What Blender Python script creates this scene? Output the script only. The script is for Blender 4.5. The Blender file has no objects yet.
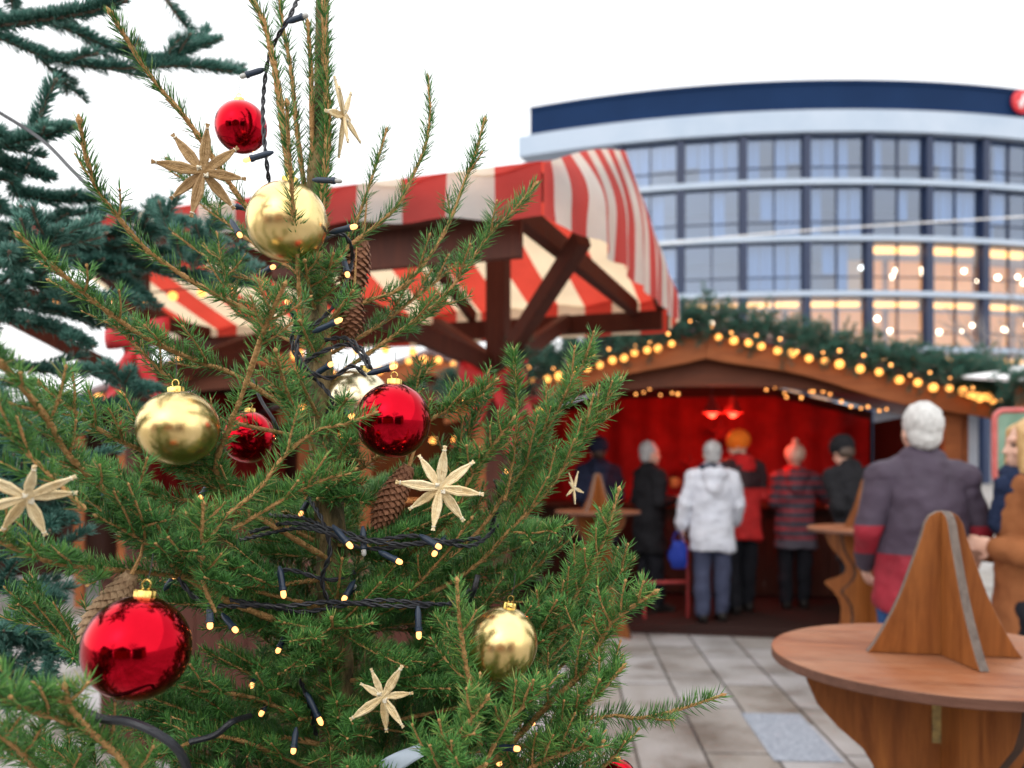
import bpy, bmesh, math, random
import numpy as np
from mathutils import Vector, Matrix, Quaternion, noise
random.seed(7); rng = np.random.default_rng(7)
SC = bpy.context.scene; COL = SC.collection
F, HY, H = 850.0, 460.0, 1.5          # focal length in pixels, horizon row, eye height (m)
PI = math.pi
def R(d): return math.radians(d)
def P(px, py, Y): return Vector(((px-512)/F*Y, Y, H-(py-HY)/F*Y))
def proj(p): return (512+p[0]/p[1]*F, HY-(p[2]-H)/p[1]*F)
def S(Y): return Y/F                   # metres per pixel at depth Y

# ---------------------------------------------------------------- materials
M = {}
def newmat(name):
    m = bpy.data.materials.new(name); m.use_nodes = True
    nt = m.node_tree; b = nt.nodes['Principled BSDF']
    M[name] = m
    return m, nt, b
def node(nt, t, **k):
    n = nt.nodes.new(t)
    for a, v in k.items():
        if a == 'inp':
            for i, x in v.items(): n.inputs[i].default_value = x
        else: setattr(n, a, v)
    return n
def ramp(nt, stops, interp='LINEAR'):
    r = nt.nodes.new('ShaderNodeValToRGB'); e = r.color_ramp.elements
    r.color_ramp.interpolation = interp
    while len(e) < len(stops): e.new(.5)
    for el, (p, c) in zip(e, stops): el.position = p; el.color = (*c, 1)
    return r
def mat(name, c1, c2=None, scale=6., rough=.6, bump=.0, bscale=None, metal=0., stretch=(1,1,1), spec=.5, detail=6., coord='Object', lo=.35, hi=.65, sheen=0., rvar=.12, coat=0.):
    m, nt, b = newmat(name)
    c2 = c2 or tuple(x*.7 for x in c1)
    tc = node(nt, 'ShaderNodeTexCoord'); mp = node(nt, 'ShaderNodeMapping', inp={'Scale': stretch})
    nt.links.new(tc.outputs[coord], mp.inputs[0])
    n = node(nt, 'ShaderNodeTexNoise', inp={'Scale': scale, 'Detail': detail, 'Roughness': .6}); nt.links.new(mp.outputs[0], n.inputs['Vector'])
    r = ramp(nt, [(lo, c1), (hi, c2)]); nt.links.new(n.outputs['Fac'], r.inputs[0]); nt.links.new(r.outputs[0], b.inputs['Base Color'])
    b.inputs['Metallic'].default_value = metal; b.inputs['Specular IOR Level'].default_value = spec
    if rvar:
        mr = node(nt, 'ShaderNodeMapRange', inp={'To Min': max(.02, rough-rvar), 'To Max': min(1, rough+rvar)}); nt.links.new(n.outputs['Fac'], mr.inputs[0]); nt.links.new(mr.outputs[0], b.inputs['Roughness'])
    else: b.inputs['Roughness'].default_value = rough
    if sheen: b.inputs['Sheen Weight'].default_value = sheen
    if coat: b.inputs['Coat Weight'].default_value = coat; b.inputs['Coat Roughness'].default_value = .2
    if bump:
        n2 = node(nt, 'ShaderNodeTexNoise', inp={'Scale': bscale or scale*3, 'Detail': 5.}); nt.links.new(mp.outputs[0], n2.inputs['Vector'])
        bp = node(nt, 'ShaderNodeBump', inp={'Strength': bump, 'Distance': .01}); nt.links.new(n2.outputs['Fac'], bp.inputs['Height']); nt.links.new(bp.outputs[0], b.inputs['Normal'])
    return m
def emis(name, c, s):
    m, nt, b = newmat(name)
    b.inputs['Base Color'].default_value = (*[min(1, x) for x in c], 1); b.inputs['Emission Color'].default_value = (*c, 1); b.inputs['Emission Strength'].default_value = s
    return m
def needle_mat(name, stops, rough=.42, trans=.0):
    m, nt, b = newmat(name)
    at = node(nt, 'ShaderNodeAttribute', attribute_name='tone')
    r = ramp(nt, stops); nt.links.new(at.outputs['Fac'], r.inputs[0]); nt.links.new(r.outputs[0], b.inputs['Base Color'])
    b.inputs['Roughness'].default_value = rough; b.inputs['Specular IOR Level'].default_value = .30
    return m
needle_mat('spruce_needle', [(0, (.022,.082,.018)), (.35, (.048,.165,.032)), (.7, (.098,.260,.055)), (.93, (.20,.33,.065)), (1, (.36,.25,.10))])
needle_mat('fir_needle', [(0, (.026,.105,.086)), (.5, (.060,.185,.145)), (1, (.16,.31,.26))], .4)
needle_mat('garland_needle', [(0, (.012,.060,.042)), (.5, (.026,.105,.072)), (1, (.06,.17,.115))], .5)
mat('twig_bark', (.40,.20,.065), (.56,.32,.125), 160, .8, .6, 320)
mat('trunk_bark', (.07,.055,.022), (.27,.19,.08), 60, .85, 1.0, 110, stretch=(1,1,.4), lo=.4, hi=.6)
mat('fir_bark', (.10,.075,.055), (.2,.15,.11), 60, .9, .6)
mat('gold_gloss', (.88,.70,.36), (.80,.58,.24), 8, .24, .06, 30, metal=1, rvar=.08)
mat('gold_cap', (.80,.56,.17), (.62,.40,.1), 40, .22, .1, metal=1)
mat('champagne_gloss', (.9,.82,.62), (.82,.70,.46), 7, .22, .05, metal=1, rvar=.04)
mat('red_gloss', (.52,.006,.020), (.40,.004,.013), 12, .10, .03, 40, metal=1, rvar=.04)
mat('straw', (.86,.72,.46), (.68,.50,.25), 60, .55, .35, 200, stretch=(1,1,1))
mat('straw_aged', (.42,.27,.12), (.28,.16,.06), 60, .6, .35, 200)
mat('straw_thread', (.85,.78,.62), None, 60, .8)
mat('cone_scale', (.17,.062,.026), (.29,.125,.06), 90, .7, .3)
mat('cone_scale_pale', (.26,.15,.075), (.42,.28,.16), 90, .75, .3)
mat('cable_black', (.008,.009,.014), (.016,.018,.026), 60, .42, .1)
mat('socket_dark', (.008,.020,.045), (.014,.032,.062), 60, .38)
emis('fairy_bulb', (1, .42, .13), 1.6)
emis('globe_bulb', (1, .40, .085), 1.5)
emis('mini_bulb', (1, .40, .10), 2.2)
mat('paper', (.36,.43,.52), (.48,.54,.62), 15, .7, .1)
# wood
def wood(name, c1, c2, axis='X', scale=7, rough=.5, bump=.25, dirt=.0, dc=(.5,.45,.42), spec=.22):
    m, nt, b = newmat(name)
    tc = node(nt, 'ShaderNodeTexCoord')
    st = {'X': (.12,1,1), 'Y': (1,.12,1), 'Z': (1,1,.12)}[axis]
    mp = node(nt, 'ShaderNodeMapping', inp={'Scale': st}); nt.links.new(tc.outputs['Object'], mp.inputs[0])
    n = node(nt, 'ShaderNodeTexNoise', inp={'Scale': scale*6, 'Detail': 8., 'Roughness': .7, 'Distortion': .6}); nt.links.new(mp.outputs[0], n.inputs['Vector'])
    r = ramp(nt, [(.3, c1), (.7, c2)]); nt.links.new(n.outputs['Fac'], r.inputs[0])
    out = r.outputs[0]
    n3 = node(nt, 'ShaderNodeTexNoise', inp={'Scale': scale*.7, 'Detail': 7., 'Roughness': .65}); nt.links.new(tc.outputs['Object'], n3.inputs['Vector'])
    mr = node(nt, 'ShaderNodeMapRange', inp={'From Min': .42, 'From Max': .72, 'To Max': dirt if dirt else .25}); nt.links.new(n3.outputs['Fac'], mr.inputs[0])
    mx = node(nt, 'ShaderNodeMix', data_type='RGBA'); nt.links.new(mr.outputs[0], mx.inputs['Factor']); nt.links.new(out, mx.inputs['A'])
    mx.inputs['B'].default_value = (*(dc if dirt else tuple(x*.55 for x in c1)), 1)
    nt.links.new(mx.outputs['Result'], b.inputs['Base Color']); b.inputs['Specular IOR Level'].default_value = spec
    mr2 = node(nt, 'ShaderNodeMapRange', inp={'To Min': rough-.15, 'To Max': rough+.2}); nt.links.new(n.outputs['Fac'], mr2.inputs[0]); nt.links.new(mr2.outputs[0], b.inputs['Roughness'])
    bp = node(nt, 'ShaderNodeBump', inp={'Strength': bump, 'Distance': .004}); nt.links.new(n.outputs['Fac'], bp.inputs['Height']); nt.links.new(bp.outputs[0], b.inputs['Normal'])
    return m
wood('ply_panel', (.135,.036,.008), (.36,.125,.030), 'Z', 4.5, .42, dirt=.35, dc=(.10,.04,.018))
wood('ply_top', (.14,.042,.017), (.33,.122,.052), 'X', 4, .38, .2, dirt=.5, dc=(.46,.28,.18))
wood('ply_edge', (.085,.065,.055), (.19,.155,.135), 'Z', 12, .7)
wood('dark_timber', (.055,.017,.012), (.10,.032,.02), 'Z', 5, .6)
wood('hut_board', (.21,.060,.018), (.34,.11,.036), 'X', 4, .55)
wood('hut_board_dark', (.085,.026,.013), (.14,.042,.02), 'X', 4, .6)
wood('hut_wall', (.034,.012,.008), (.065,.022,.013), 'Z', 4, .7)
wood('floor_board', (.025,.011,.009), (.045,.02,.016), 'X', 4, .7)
mat('red_cloth', (.46,.009,.008), (.28,.005,.005), 4, .8, .3, 20)
mat('red_ribbon', (.55,.010,.016), (.38,.006,.012), 14, .5, .3, 60)
mat('roof_felt', (.16,.12,.13), (.23,.18,.19), 8, .9, .4)
mat('metal_red', (.45,.05,.05), None, 20, .4)
mat('metal_grey', (.3,.31,.33), None, 20, .4, metal=.8)
mat('brass', (.5,.38,.15), (.25,.2,.1), 60, .4, metal=.9)
# cloth with printed stripes along the mesh's own U
def stripes(name, ca, cb, trans=.5, dirt=.12):
    m, nt, b = newmat(name)
    uv = node(nt, 'ShaderNodeUVMap', uv_map='UVMap'); sp = node(nt, 'ShaderNodeSeparateXYZ'); nt.links.new(uv.outputs[0], sp.inputs[0])
    fr = node(nt, 'ShaderNodeMath', operation='FRACT'); nt.links.new(sp.outputs[0], fr.inputs[0])
    gt = node(nt, 'ShaderNodeMath', operation='GREATER_THAN'); gt.inputs[1].default_value = .5; nt.links.new(fr.outputs[0], gt.inputs[0])
    mx = node(nt, 'ShaderNodeMix', data_type='RGBA'); mx.inputs['A'].default_value = (*ca, 1); mx.inputs['B'].default_value = (*cb, 1); nt.links.new(gt.outputs[0], mx.inputs['Factor'])
    tc = node(nt, 'ShaderNodeTexCoord')
    n = node(nt, 'ShaderNodeTexNoise', inp={'Scale': 3.5, 'Detail': 8.}); nt.links.new(tc.outputs['Object'], n.inputs['Vector'])
    mr = node(nt, 'ShaderNodeMapRange', inp={'From Min': .35, 'From Max': .75, 'To Min': 1., 'To Max': 1-dirt*2}); nt.links.new(n.outputs['Fac'], mr.inputs[0])
    ml = node(nt, 'ShaderNodeMix', data_type='RGBA', blend_type='MULTIPLY'); ml.inputs['Factor'].default_value = 1; nt.links.new(mx.outputs['Result'], ml.inputs['A']); nt.links.new(mr.outputs[0], ml.inputs['B'])
    nt.links.new(ml.outputs['Result'], b.inputs['Base Color']); b.inputs['Roughness'].default_value = .75
    n2 = node(nt, 'ShaderNodeTexNoise', inp={'Scale': 14., 'Detail': 3.}); nt.links.new(tc.outputs['Object'], n2.inputs['Vector'])
    bp = node(nt, 'ShaderNodeBump', inp={'Strength': .35, 'Distance': .02}); nt.links.new(n2.outputs['Fac'], bp.inputs['Height']); nt.links.new(bp.outputs[0], b.inputs['Normal'])
    tr = node(nt, 'ShaderNodeBsdfTranslucent')
    wm = node(nt, 'ShaderNodeMix', data_type='RGBA', blend_type='MULTIPLY'); wm.inputs['Factor'].default_value = 1; wm.inputs['B'].default_value = (1,.78,.52,1)
    nt.links.new(ml.outputs['Result'], wm.inputs['A']); nt.links.new(wm.outputs['Result'], tr.inputs['Color'])
    ms = node(nt, 'ShaderNodeMixShader'); ms.inputs[0].default_value = trans
    out = nt.nodes['Material Output']
    nt.links.new(b.outputs[0], ms.inputs[1]); nt.links.new(tr.outputs[0], ms.inputs[2]); nt.links.new(ms.outputs[0], out.inputs[0])
    return m
stripes('awning', (.70,.09,.08), (.90,.89,.87), .62)
mat('white_canvas', (.82,.82,.82), (.74,.75,.77), 4, .8, .2)
# building
mat('navy_panel', (.005,.021,.068), (.008,.027,.082), .3, .75, spec=.12)
mat('navy_column', (.006,.016,.055), (.010,.024,.07), .5, .5)
mat('pale_cladding', (.34,.42,.53), (.42,.49,.59), .25, .55, coord='Object')
mat('room_wall', (.40,.42,.48), (.5,.5,.55), .4, .9)
mat('room_wall_glow', (.55,.30,.14), (.66,.42,.22), .4, .9); b_ = M['room_wall_glow'].node_tree.nodes['Principled BSDF']; b_.inputs['Emission Color'].default_value = (.9,.38,.10,1); b_.inputs['Emission Strength'].default_value = .36  # lamplight put into the wall as a glow of its own
mat('curtain', (.50,.60,.70), (.33,.42,.52), 1.2, .9, stretch=(3,3,.1))
emis('office_strip', (1, .50, .13), 1.7)
emis('office_spot', (1, .82, .6), 9.0)
def glassm(name, tint, refl):
    m, nt, b = newmat(name)
    nt.nodes.remove(b)
    g = node(nt, 'ShaderNodeBsdfGlossy', inp={'Roughness': .02}); g.inputs['Color'].default_value = (.72,.82,1,1)
    t = node(nt, 'ShaderNodeBsdfTransparent'); t.inputs['Color'].default_value = (*tint, 1)
    ms = node(nt, 'ShaderNodeMixShader'); ms.inputs[0].default_value = refl
    nt.links.new(t.outputs[0], ms.inputs[1]); nt.links.new(g.outputs[0], ms.inputs[2]); nt.links.new(ms.outputs[0], nt.nodes['Material Output'].inputs[0])
    return m
glassm('window_glass', (.38,.54,.76), .17)
glassm('window_glass_lit', (.85,.85,.85), .13)
mat('sign_red', (.68,.02,.03), None, 5, .4)
mat('sign_white', (.85,.85,.85), None, 5, .4)

# ---------------------------------------------------------------- mesh tools
def tag(o, label=None, cat=None, group=None, kind=None):
    if label: o['label'] = label
    if cat: o['category'] = cat
    if group: o['group'] = group
    if kind: o['kind'] = kind
    return o
def empty(name, loc=(0,0,0), rz=0, label=None, cat=None, group=None, rot=None):
    o = bpy.data.objects.new(name, None); COL.objects.link(o); o.location = loc
    o.rotation_euler = rot if rot else (0,0,rz); o.empty_display_size = .1
    return tag(o, label, cat, group)
def copy_tree(o, parent=None):
    c = o.copy(); COL.objects.link(c); c.parent = parent
    for ch in list(o.children): copy_tree(ch, c)
    return c
class MB:
    """collects shapes for ONE mesh"""
    def __init__(s): s.v = []; s.f = []; s.m = []; s.uv = {}
    def add(s, vs, fs, mi=0):
        b = len(s.v); s.v += [tuple(v) for v in vs]
        for f in fs: s.f.append([b+i for i in f]); s.m.append(mi)
        return b
    def box(s, c, d, rot=None, mi=0, taper=1.):
        x, y, z = [k/2 for k in d]; vs = []
        for sz in (-1, 1):
            k = taper if sz > 0 else 1
            vs += [Vector((sx*x*k, sy*y*k, sz*z)) for sx, sy in ((-1,-1),(1,-1),(1,1),(-1,1))]
        if rot is not None: vs = [rot @ v for v in vs]
        s.add([v+Vector(c) for v in vs], [(3,2,1,0),(4,5,6,7),(0,1,5,4),(1,2,6,5),(2,3,7,6),(3,0,4,7)], mi)
    def bar(s, a, b, w, h, mi=0, up=(0,0,1)):
        a, b = Vector(a), Vector(b); t = (b-a); L = t.length; t.normalize()
        u = Vector(up); x = t.cross(u)
        if x.length < 1e-3: x = t.cross(Vector((0,1,0)))
        x.normalize(); z = x.cross(t)
        rot = Matrix((x, t, z)).transposed()
        s.box((a+b)/2, (w, L, h), rot, mi)
    def tube(s, pts, rad, n=8, mi=0, cap=True):
        pts = [Vector(p) for p in pts]; N = len(pts)
        rad = rad if hasattr(rad, '__len__') else [rad]*N
        rings = []; u = None
        for i, p in enumerate(pts):
            t = (pts[min(i+1, N-1)]-pts[max(i-1, 0)])
            if t.length < 1e-9: t = Vector((0,0,1))
            t.normalize()
            if u is None:
                u = t.orthogonal().normalized()
            u = (u-t*u.dot(t)); u = u.normalized() if u.length > 1e-6 else t.orthogonal().normalized()
            w = t.cross(u)
            rings.append([p+(u*math.cos(2*PI*k/n)+w*math.sin(2*PI*k/n))*rad[i] for k in range(n)])
        vs = [v for r in rings for v in r]
        fs = [(i*n+k, i*n+(k+1) % n, (i+1)*n+(k+1) % n, (i+1)*n+k) for i in range(N-1) for k in range(n)]
        if cap: fs += [tuple(range(n-1, -1, -1)), tuple((N-1)*n+k for k in range(n))]
        s.add(vs, fs, mi)
    def lathe(s, prof, n=24, mi=0, mtx=None):
        """prof: list of (r, z)"""
        vs = []; mtx = mtx or Matrix()
        for r, z in prof: vs += [mtx @ Vector((r*math.cos(2*PI*k/n), r*math.sin(2*PI*k/n), z)) for k in range(n)]
        fs = [(i*n+k, i*n+(k+1) % n, (i+1)*n+(k+1) % n, (i+1)*n+k) for i in range(len(prof)-1) for k in range(n)]
        fs += [tuple(range(n-1, -1, -1)), tuple((len(prof)-1)*n+k for k in range(n))]
        s.add(vs, fs, mi)
    def ball(s, c, r, nu=24, nv=14, mi=0, mtx=None):
        r = r if hasattr(r, '__len__') else (r, r, r); vs = []; c = Vector(c)
        f = (lambda v: c+(mtx @ v)) if mtx else (lambda v: c+v)
        vs.append(f(Vector((0,0,r[2]))))
        for i in range(1, nv):
            a = PI*i/nv
            vs += [f(Vector((r[0]*math.sin(a)*math.cos(2*PI*k/nu), r[1]*math.sin(a)*math.sin(2*PI*k/nu), r[2]*math.cos(a)))) for k in range(nu)]
        vs.append(f(Vector((0,0,-r[2])))); L = len(vs)-1
        fs = [(0, 1+k, 1+(k+1) % nu) for k in range(nu)]
        fs += [(1+i*nu+k, 1+(i+1)*nu+k, 1+(i+1)*nu+(k+1) % nu, 1+i*nu+(k+1) % nu) for i in range(nv-2) for k in range(nu)]
        fs += [(L, 1+(nv-2)*nu+(k+1) % nu, 1+(nv-2)*nu+k) for k in range(nu)]
        s.add(vs, fs, mi)
    def cap(s, a, b, ra, rb, n=14, mi=0):
        """tapered capsule"""
        a, b = Vector(a), Vector(b); t = (b-a).normalized(); pts = []; rad = []
        for i in range(5):
            q = i/4*PI/2; pts.append(a-t*ra*math.cos(q)); rad.append(max(.0005, ra*math.sin(q)))
        for i in range(5):
            q = i/4*PI/2; pts.append(b+t*rb*math.sin(q)); rad.append(max(.0005, rb*math.cos(q)))
        s.tube(pts, rad, n, mi)
    def prism(s, outline, t, mtx=None, mi=0, mi_edge=None):
        """outline: (x,z) polygon extruded along y by t, centred"""
        n = len(outline); mtx = mtx or Matrix()
        vs = [mtx @ Vector((x, -t/2, z)) for x, z in outline]+[mtx @ Vector((x, t/2, z)) for x, z in outline]
        s.add(vs, [tuple(range(n)), tuple(range(2*n-1, n-1, -1))], mi)
        b = len(s.v)-2*n
        for i in range(n):
            j = (i+1) % n; s.f.append([b+i, b+n+i, b+n+j, b+j]); s.m.append(mi if mi_edge is None else mi_edge)
    def grid(s, fn, nu, nv, mi=0, uv=None):
        b = len(s.v)
        for j in range(nv+1):
            for i in range(nu+1):
                s.v.append(tuple(fn(i/nu, j/nv)))
                if uv: s.uv[len(s.v)-1] = uv(i/nu, j/nv)
        for j in range(nv):
            for i in range(nu):
                k = b+j*(nu+1)+i; s.f.append([k, k+1, k+nu+2, k+nu+1]); s.m.append(mi)
    def build(s, name, mats, parent=None, smooth=True, bevel=0, loc=None, solid=0, sub=0):
        me = bpy.data.meshes.new(name); me.from_pydata(s.v, [], s.f)
        mats = mats if isinstance(mats, (list, tuple)) else [mats]
        for m in mats: me.materials.append(M[m] if isinstance(m, str) else m)
        me.polygons.foreach_set('material_index', s.m)
        me.polygons.foreach_set('use_smooth', [bool(smooth)]*len(s.f))
        if s.uv:
            l = me.uv_layers.new(name='UVMap')
            for lp in me.loops: l.data[lp.index].uv = s.uv.get(lp.vertex_index, (0,0))
        me.update()
        o = bpy.data.objects.new(name, me); COL.objects.link(o)
        if parent: o.parent = parent
        if loc is not None: o.location = loc
        if solid: d = o.modifiers.new('solid', 'SOLIDIFY'); d.thickness = solid; d.offset = 0
        if bevel:
            d = o.modifiers.new('bevel', 'BEVEL'); d.width = bevel; d.segments = 2; d.limit_method = 'ANGLE'
        if smooth and smooth != 'all':
            try: me.set_sharp_from_angle(angle=R(38))
            except Exception: pass
        return o
def arr_mesh(name, V, Q, T, mq, mt, mats, tone=None, parent=None):
    """fast mesh from numpy arrays of quads and triangles"""
    me = bpy.data.meshes.new(name)
    nq, ntr = len(Q), len(T)
    me.vertices.add(len(V)); me.vertices.foreach_set('co', V.astype(np.float32).ravel())
    loops = np.concatenate([Q.ravel(), T.ravel()]).astype(np.int32)
    me.loops.add(len(loops)); me.loops.foreach_set('vertex_index', loops)
    me.polygons.add(nq+ntr)
    start = np.concatenate([np.arange(nq)*4, nq*4+np.arange(ntr)*3]).astype(np.int32)
    me.polygons.foreach_set('loop_start', start)
    me.polygons.foreach_set('material_index', np.concatenate([mq, mt]).astype(np.int32))
    me.polygons.foreach_set('use_smooth', np.ones(nq+ntr, bool))
    for m in mats: me.materials.append(M[m])
    if tone is not None:
        a = me.attributes.new('tone', 'FLOAT', 'POINT'); a.data.foreach_set('value', tone.astype(np.float32))
    me.update(calc_edges=True)
    o = bpy.data.objects.new(name, me); COL.objects.link(o)
    if parent: o.parent = parent
    return o
def spline(pts, n):
    pts = np.array([tuple(p) for p in pts], float)
    if len(pts) == 2: return pts[0]+(pts[1]-pts[0])*np.linspace(0, 1, n)[:, None]
    p = np.vstack([2*pts[0]-pts[1], pts, 2*pts[-1]-pts[-2]])
    u = np.linspace(0, len(pts)-1-1e-9, n); i = u.astype(int); t = (u-i)[:, None]
    a, b, c, d = p[i], p[i+1], p[i+2], p[i+3]
    return .5*((2*b)+(-a+c)*t+(2*a-5*b+4*c-d)*t*t+(-a+3*b-3*c+d)*t**3)
def nrm(a): return a/np.maximum(1e-9, np.linalg.norm(a, axis=-1, keepdims=True))

class Twigs:
    """stems and needles of one branch, gathered for one mesh (slot 0 bark, slot 1 needles)"""
    def __init__(s): s.V = []; s.Q = []; s.T = []; s.mq = []; s.mt = []; s.tone = []; s.n = 0
    def twig(s, pts, r0, r1, dens=1300, nl=.016, nw=.0011, t0=0., t1=1., ang=(48, 66), below=.45, tone=.5, tvar=.2, droop=0, stem=True, up=None, flat=0.):
        pts = np.asarray(pts); N = len(pts)
        d = np.diff(pts, axis=0); L = np.linalg.norm(d, axis=1).sum()
        T = nrm(np.gradient(pts, axis=0)); U = np.tile(np.array(up if up is not None else (0,0,1.)), (N, 1))
        U = U-T*(U*T).sum(1, keepdims=True); bad = np.linalg.norm(U, axis=1) < .15
        if bad.any():
            U[bad] = np.array([0,-1.,.1])-T[bad]*(T[bad]@np.array([0,-1.,.1]))[:, None]
        U = nrm(U); W = np.cross(T, U)
        if stem:
            k = 6; a = np.arange(k)*2*PI/k
            rad = np.linspace(r0, r1, N)*(1+.16*rng.standard_normal(N).clip(-1.5, 1.5))
            ring = pts[:, None]+(U[:, None]*np.cos(a)[None, :, None]+W[:, None]*np.sin(a)[None, :, None])*rad[:, None, None]
            v = ring.reshape(-1, 3); i = np.arange(N-1)[:, None]*k; j = np.arange(k)[None]
            q = np.stack([i+j, i+(j+1) % k, i+k+(j+1) % k, i+k+j], -1).reshape(-1, 4)
            s.V.append(v); s.Q.append(q+s.n); s.mq.append(np.zeros(len(q))); s.tone.append(np.full(len(v), .5)); s.n += len(v)
            # bud at the tip
            tip = pts[-1]; 
            bv = np.vstack([ring[-1], tip+T[-1]*r1*4]); e = ring[-1]-tip
            mid = tip+e*1.7+T[-1]*r1*2
            bv = np.vstack([ring[-1], mid, (tip+T[-1]*r1*5)[None]])
            q = np.array([[m_, (m_+1) % k, k+(m_+1) % k, k+m_] for m_ in range(k)]); t_ = np.array([[k+m_, k+(m_+1) % k, 2*k] for m_ in range(k)])
            s.V.append(bv); s.Q.append(q+s.n); s.mq.append(np.zeros(k)); s.T.append(t_+s.n); s.mt.append(np.zeros(k)); s.tone.append(np.full(len(bv), .5)); s.n += len(bv)
        n = int(L*(t1-t0)*dens)
        if n < 1: return
        t = rng.uniform(t0, t1, n)
        f = t*(N-1); i = np.minimum(f.astype(int), N-2); w = (f-i)[:, None]
        O = pts[i]*(1-w)+pts[i+1]*w; Tn = nrm(T[i]*(1-w)+T[i+1]*w); Un = nrm(U[i]*(1-w)+U[i+1]*w); Wn = np.cross(Tn, Un)
        phi = rng.uniform(-PI, PI, n)
        low = np.cos(phi) < -.35; flip = low & (rng.random(n) > below); phi[flip] = rng.uniform(-1.9, 1.9, flip.sum())
        if flat: phi = np.where(np.cos(phi) > 0, phi, PI-phi)*1.0
        al = np.radians(rng.uniform(ang[0], ang[1], n))
        tipf = np.clip((t-.90)/.10, 0, 1); al = al*(1-.5*tipf)
        D = np.cos(al)[:, None]*Tn+np.sin(al)[:, None]*(np.cos(phi)[:, None]*Un+np.sin(phi)[:, None]*Wn)
        D = nrm(D+np.array([0,0,.14-droop])+rng.normal(0, .045, (n, 3)))
        l = nl*rng.uniform(.72, 1.15, n)*(1-.25*tipf)
        rr = (r0*(1-t)+r1*t)[:, None]; O = O+D*rr*.4
        Sx = nrm(np.cross(D, Tn+rng.normal(0, .3, (n, 3)))); Nx = np.cross(D, Sx)
        a = np.array([PI/2, PI/2+2*PI/3, PI/2+4*PI/3]); ca, sa = np.cos(a), np.sin(a)
        ringd = (Sx[:, None]*ca[None, :, None]+Nx[:, None]*sa[None, :, None]*.75)
        curve = Un*.06*l[:, None]
        b0 = O[:, None]+ringd*nw*.38
        b1 = (O+D*(l*.55)[:, None])[:, None]+ringd*nw*.5+curve[:, None]*.35
        tp = (O+D*l[:, None]+curve)[:, None]
        v = np.concatenate([b0, b1, tp], 1).reshape(-1, 3)
        base = (np.arange(n)*7)[:, None, None]+s.n
        q = (np.array([[0,1,4,3],[1,2,5,4],[2,0,3,5]])[None]+base).reshape(-1, 4)
        tr = (np.array([[3,4,6],[4,5,6],[5,3,6]])[None]+base).reshape(-1, 3)
        s.V.append(v); s.Q.append(q); s.T.append(tr); s.mq.append(np.ones(len(q))); s.mt.append(np.ones(len(tr)))
        tn = np.clip(tone+rng.normal(0, tvar, n), 0, .97); tn[rng.random(n) < .012] = 1
        s.tone.append(np.repeat(tn, 7)); s.n += len(v)
    def build(s, name, mats, parent):
        T = np.concatenate(s.T) if s.T else np.zeros((0, 3), int)
        mt = np.concatenate(s.mt) if s.mt else np.zeros(0)
        return arr_mesh(name, np.concatenate(s.V), np.concatenate(s.Q), T, np.concatenate(s.mq), mt, mats, np.concatenate(s.tone), parent)
# ---------------------------------------------------------------- sky, sun, camera
w = bpy.data.worlds.new('World'); SC.world = w; w.use_nodes = True
nt = w.node_tree; bg = nt.nodes['Background']
sky = node(nt, 'ShaderNodeTexSky', sky_type='NISHITA'); sky.sun_disc = False
SUN_EL, SUN_ROT = R(36), R(205)
sky.sun_elevation = SUN_EL; sky.sun_rotation = SUN_ROT; sky.air_density = 1.2; sky.dust_density = 3.0
hs = node(nt, 'ShaderNodeHueSaturation', inp={'Saturation': .22, 'Value': 1.0}); nt.links.new(sky.outputs[0], hs.inputs['Color'])
mx = node(nt, 'ShaderNodeMix', data_type='RGBA'); mx.inputs['Factor'].default_value = .72; mx.inputs['B'].default_value = (10.6, 10.7, 10.8, 1)   # the even cloud layer over the clear sky
nt.links.new(hs.outputs[0], mx.inputs['A']); nt.links.new(mx.outputs['Result'], bg.inputs['Color']); bg.inputs['Strength'].default_value = .10
sl = bpy.data.lights.new('sun', 'SUN'); sl.energy = 1.4; sl.angle = R(178); sl.color = (1,.96,.9)
so = bpy.data.objects.new('sun', sl); COL.objects.link(so)
sd = Vector((math.sin(SUN_ROT)*math.cos(SUN_EL), math.cos(SUN_ROT)*math.cos(SUN_EL), math.sin(SUN_EL)))
so.rotation_euler = sd.to_track_quat('Z', 'Y').to_euler(); so.location = sd*30
cam = bpy.data.cameras.new('camera'); co = bpy.data.objects.new('camera', cam); COL.objects.link(co); SC.camera = co
co.location = (0,0,H); co.rotation_euler = (R(90),0,0)
cam.sensor_width = 36; cam.lens = F/1024*36; cam.shift_y = (HY-384)/1024; cam.clip_start = .02; cam.clip_end = 2000
cam.dof.use_dof = True; cam.dof.focus_distance = .84; cam.dof.aperture_fstop = 4.6; cam.dof.aperture_blades = 7
SC.view_settings.view_transform = 'Standard'; SC.view_settings.look = 'None'; SC.view_settings.exposure = .76; SC.view_settings.gamma = 1
SC.render.engine = 'CYCLES'
SC.cycles.use_denoising = True
try: SC.cycles.denoiser = 'OPENIMAGEDENOISE'
except Exception: pass
SC.cycles.max_bounces = 7; SC.cycles.transparent_max_bounces = 10; SC.cycles.sample_clamp_indirect = 6.0
SC.cycles.caustics_reflective = False; SC.cycles.caustics_refractive = False

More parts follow.
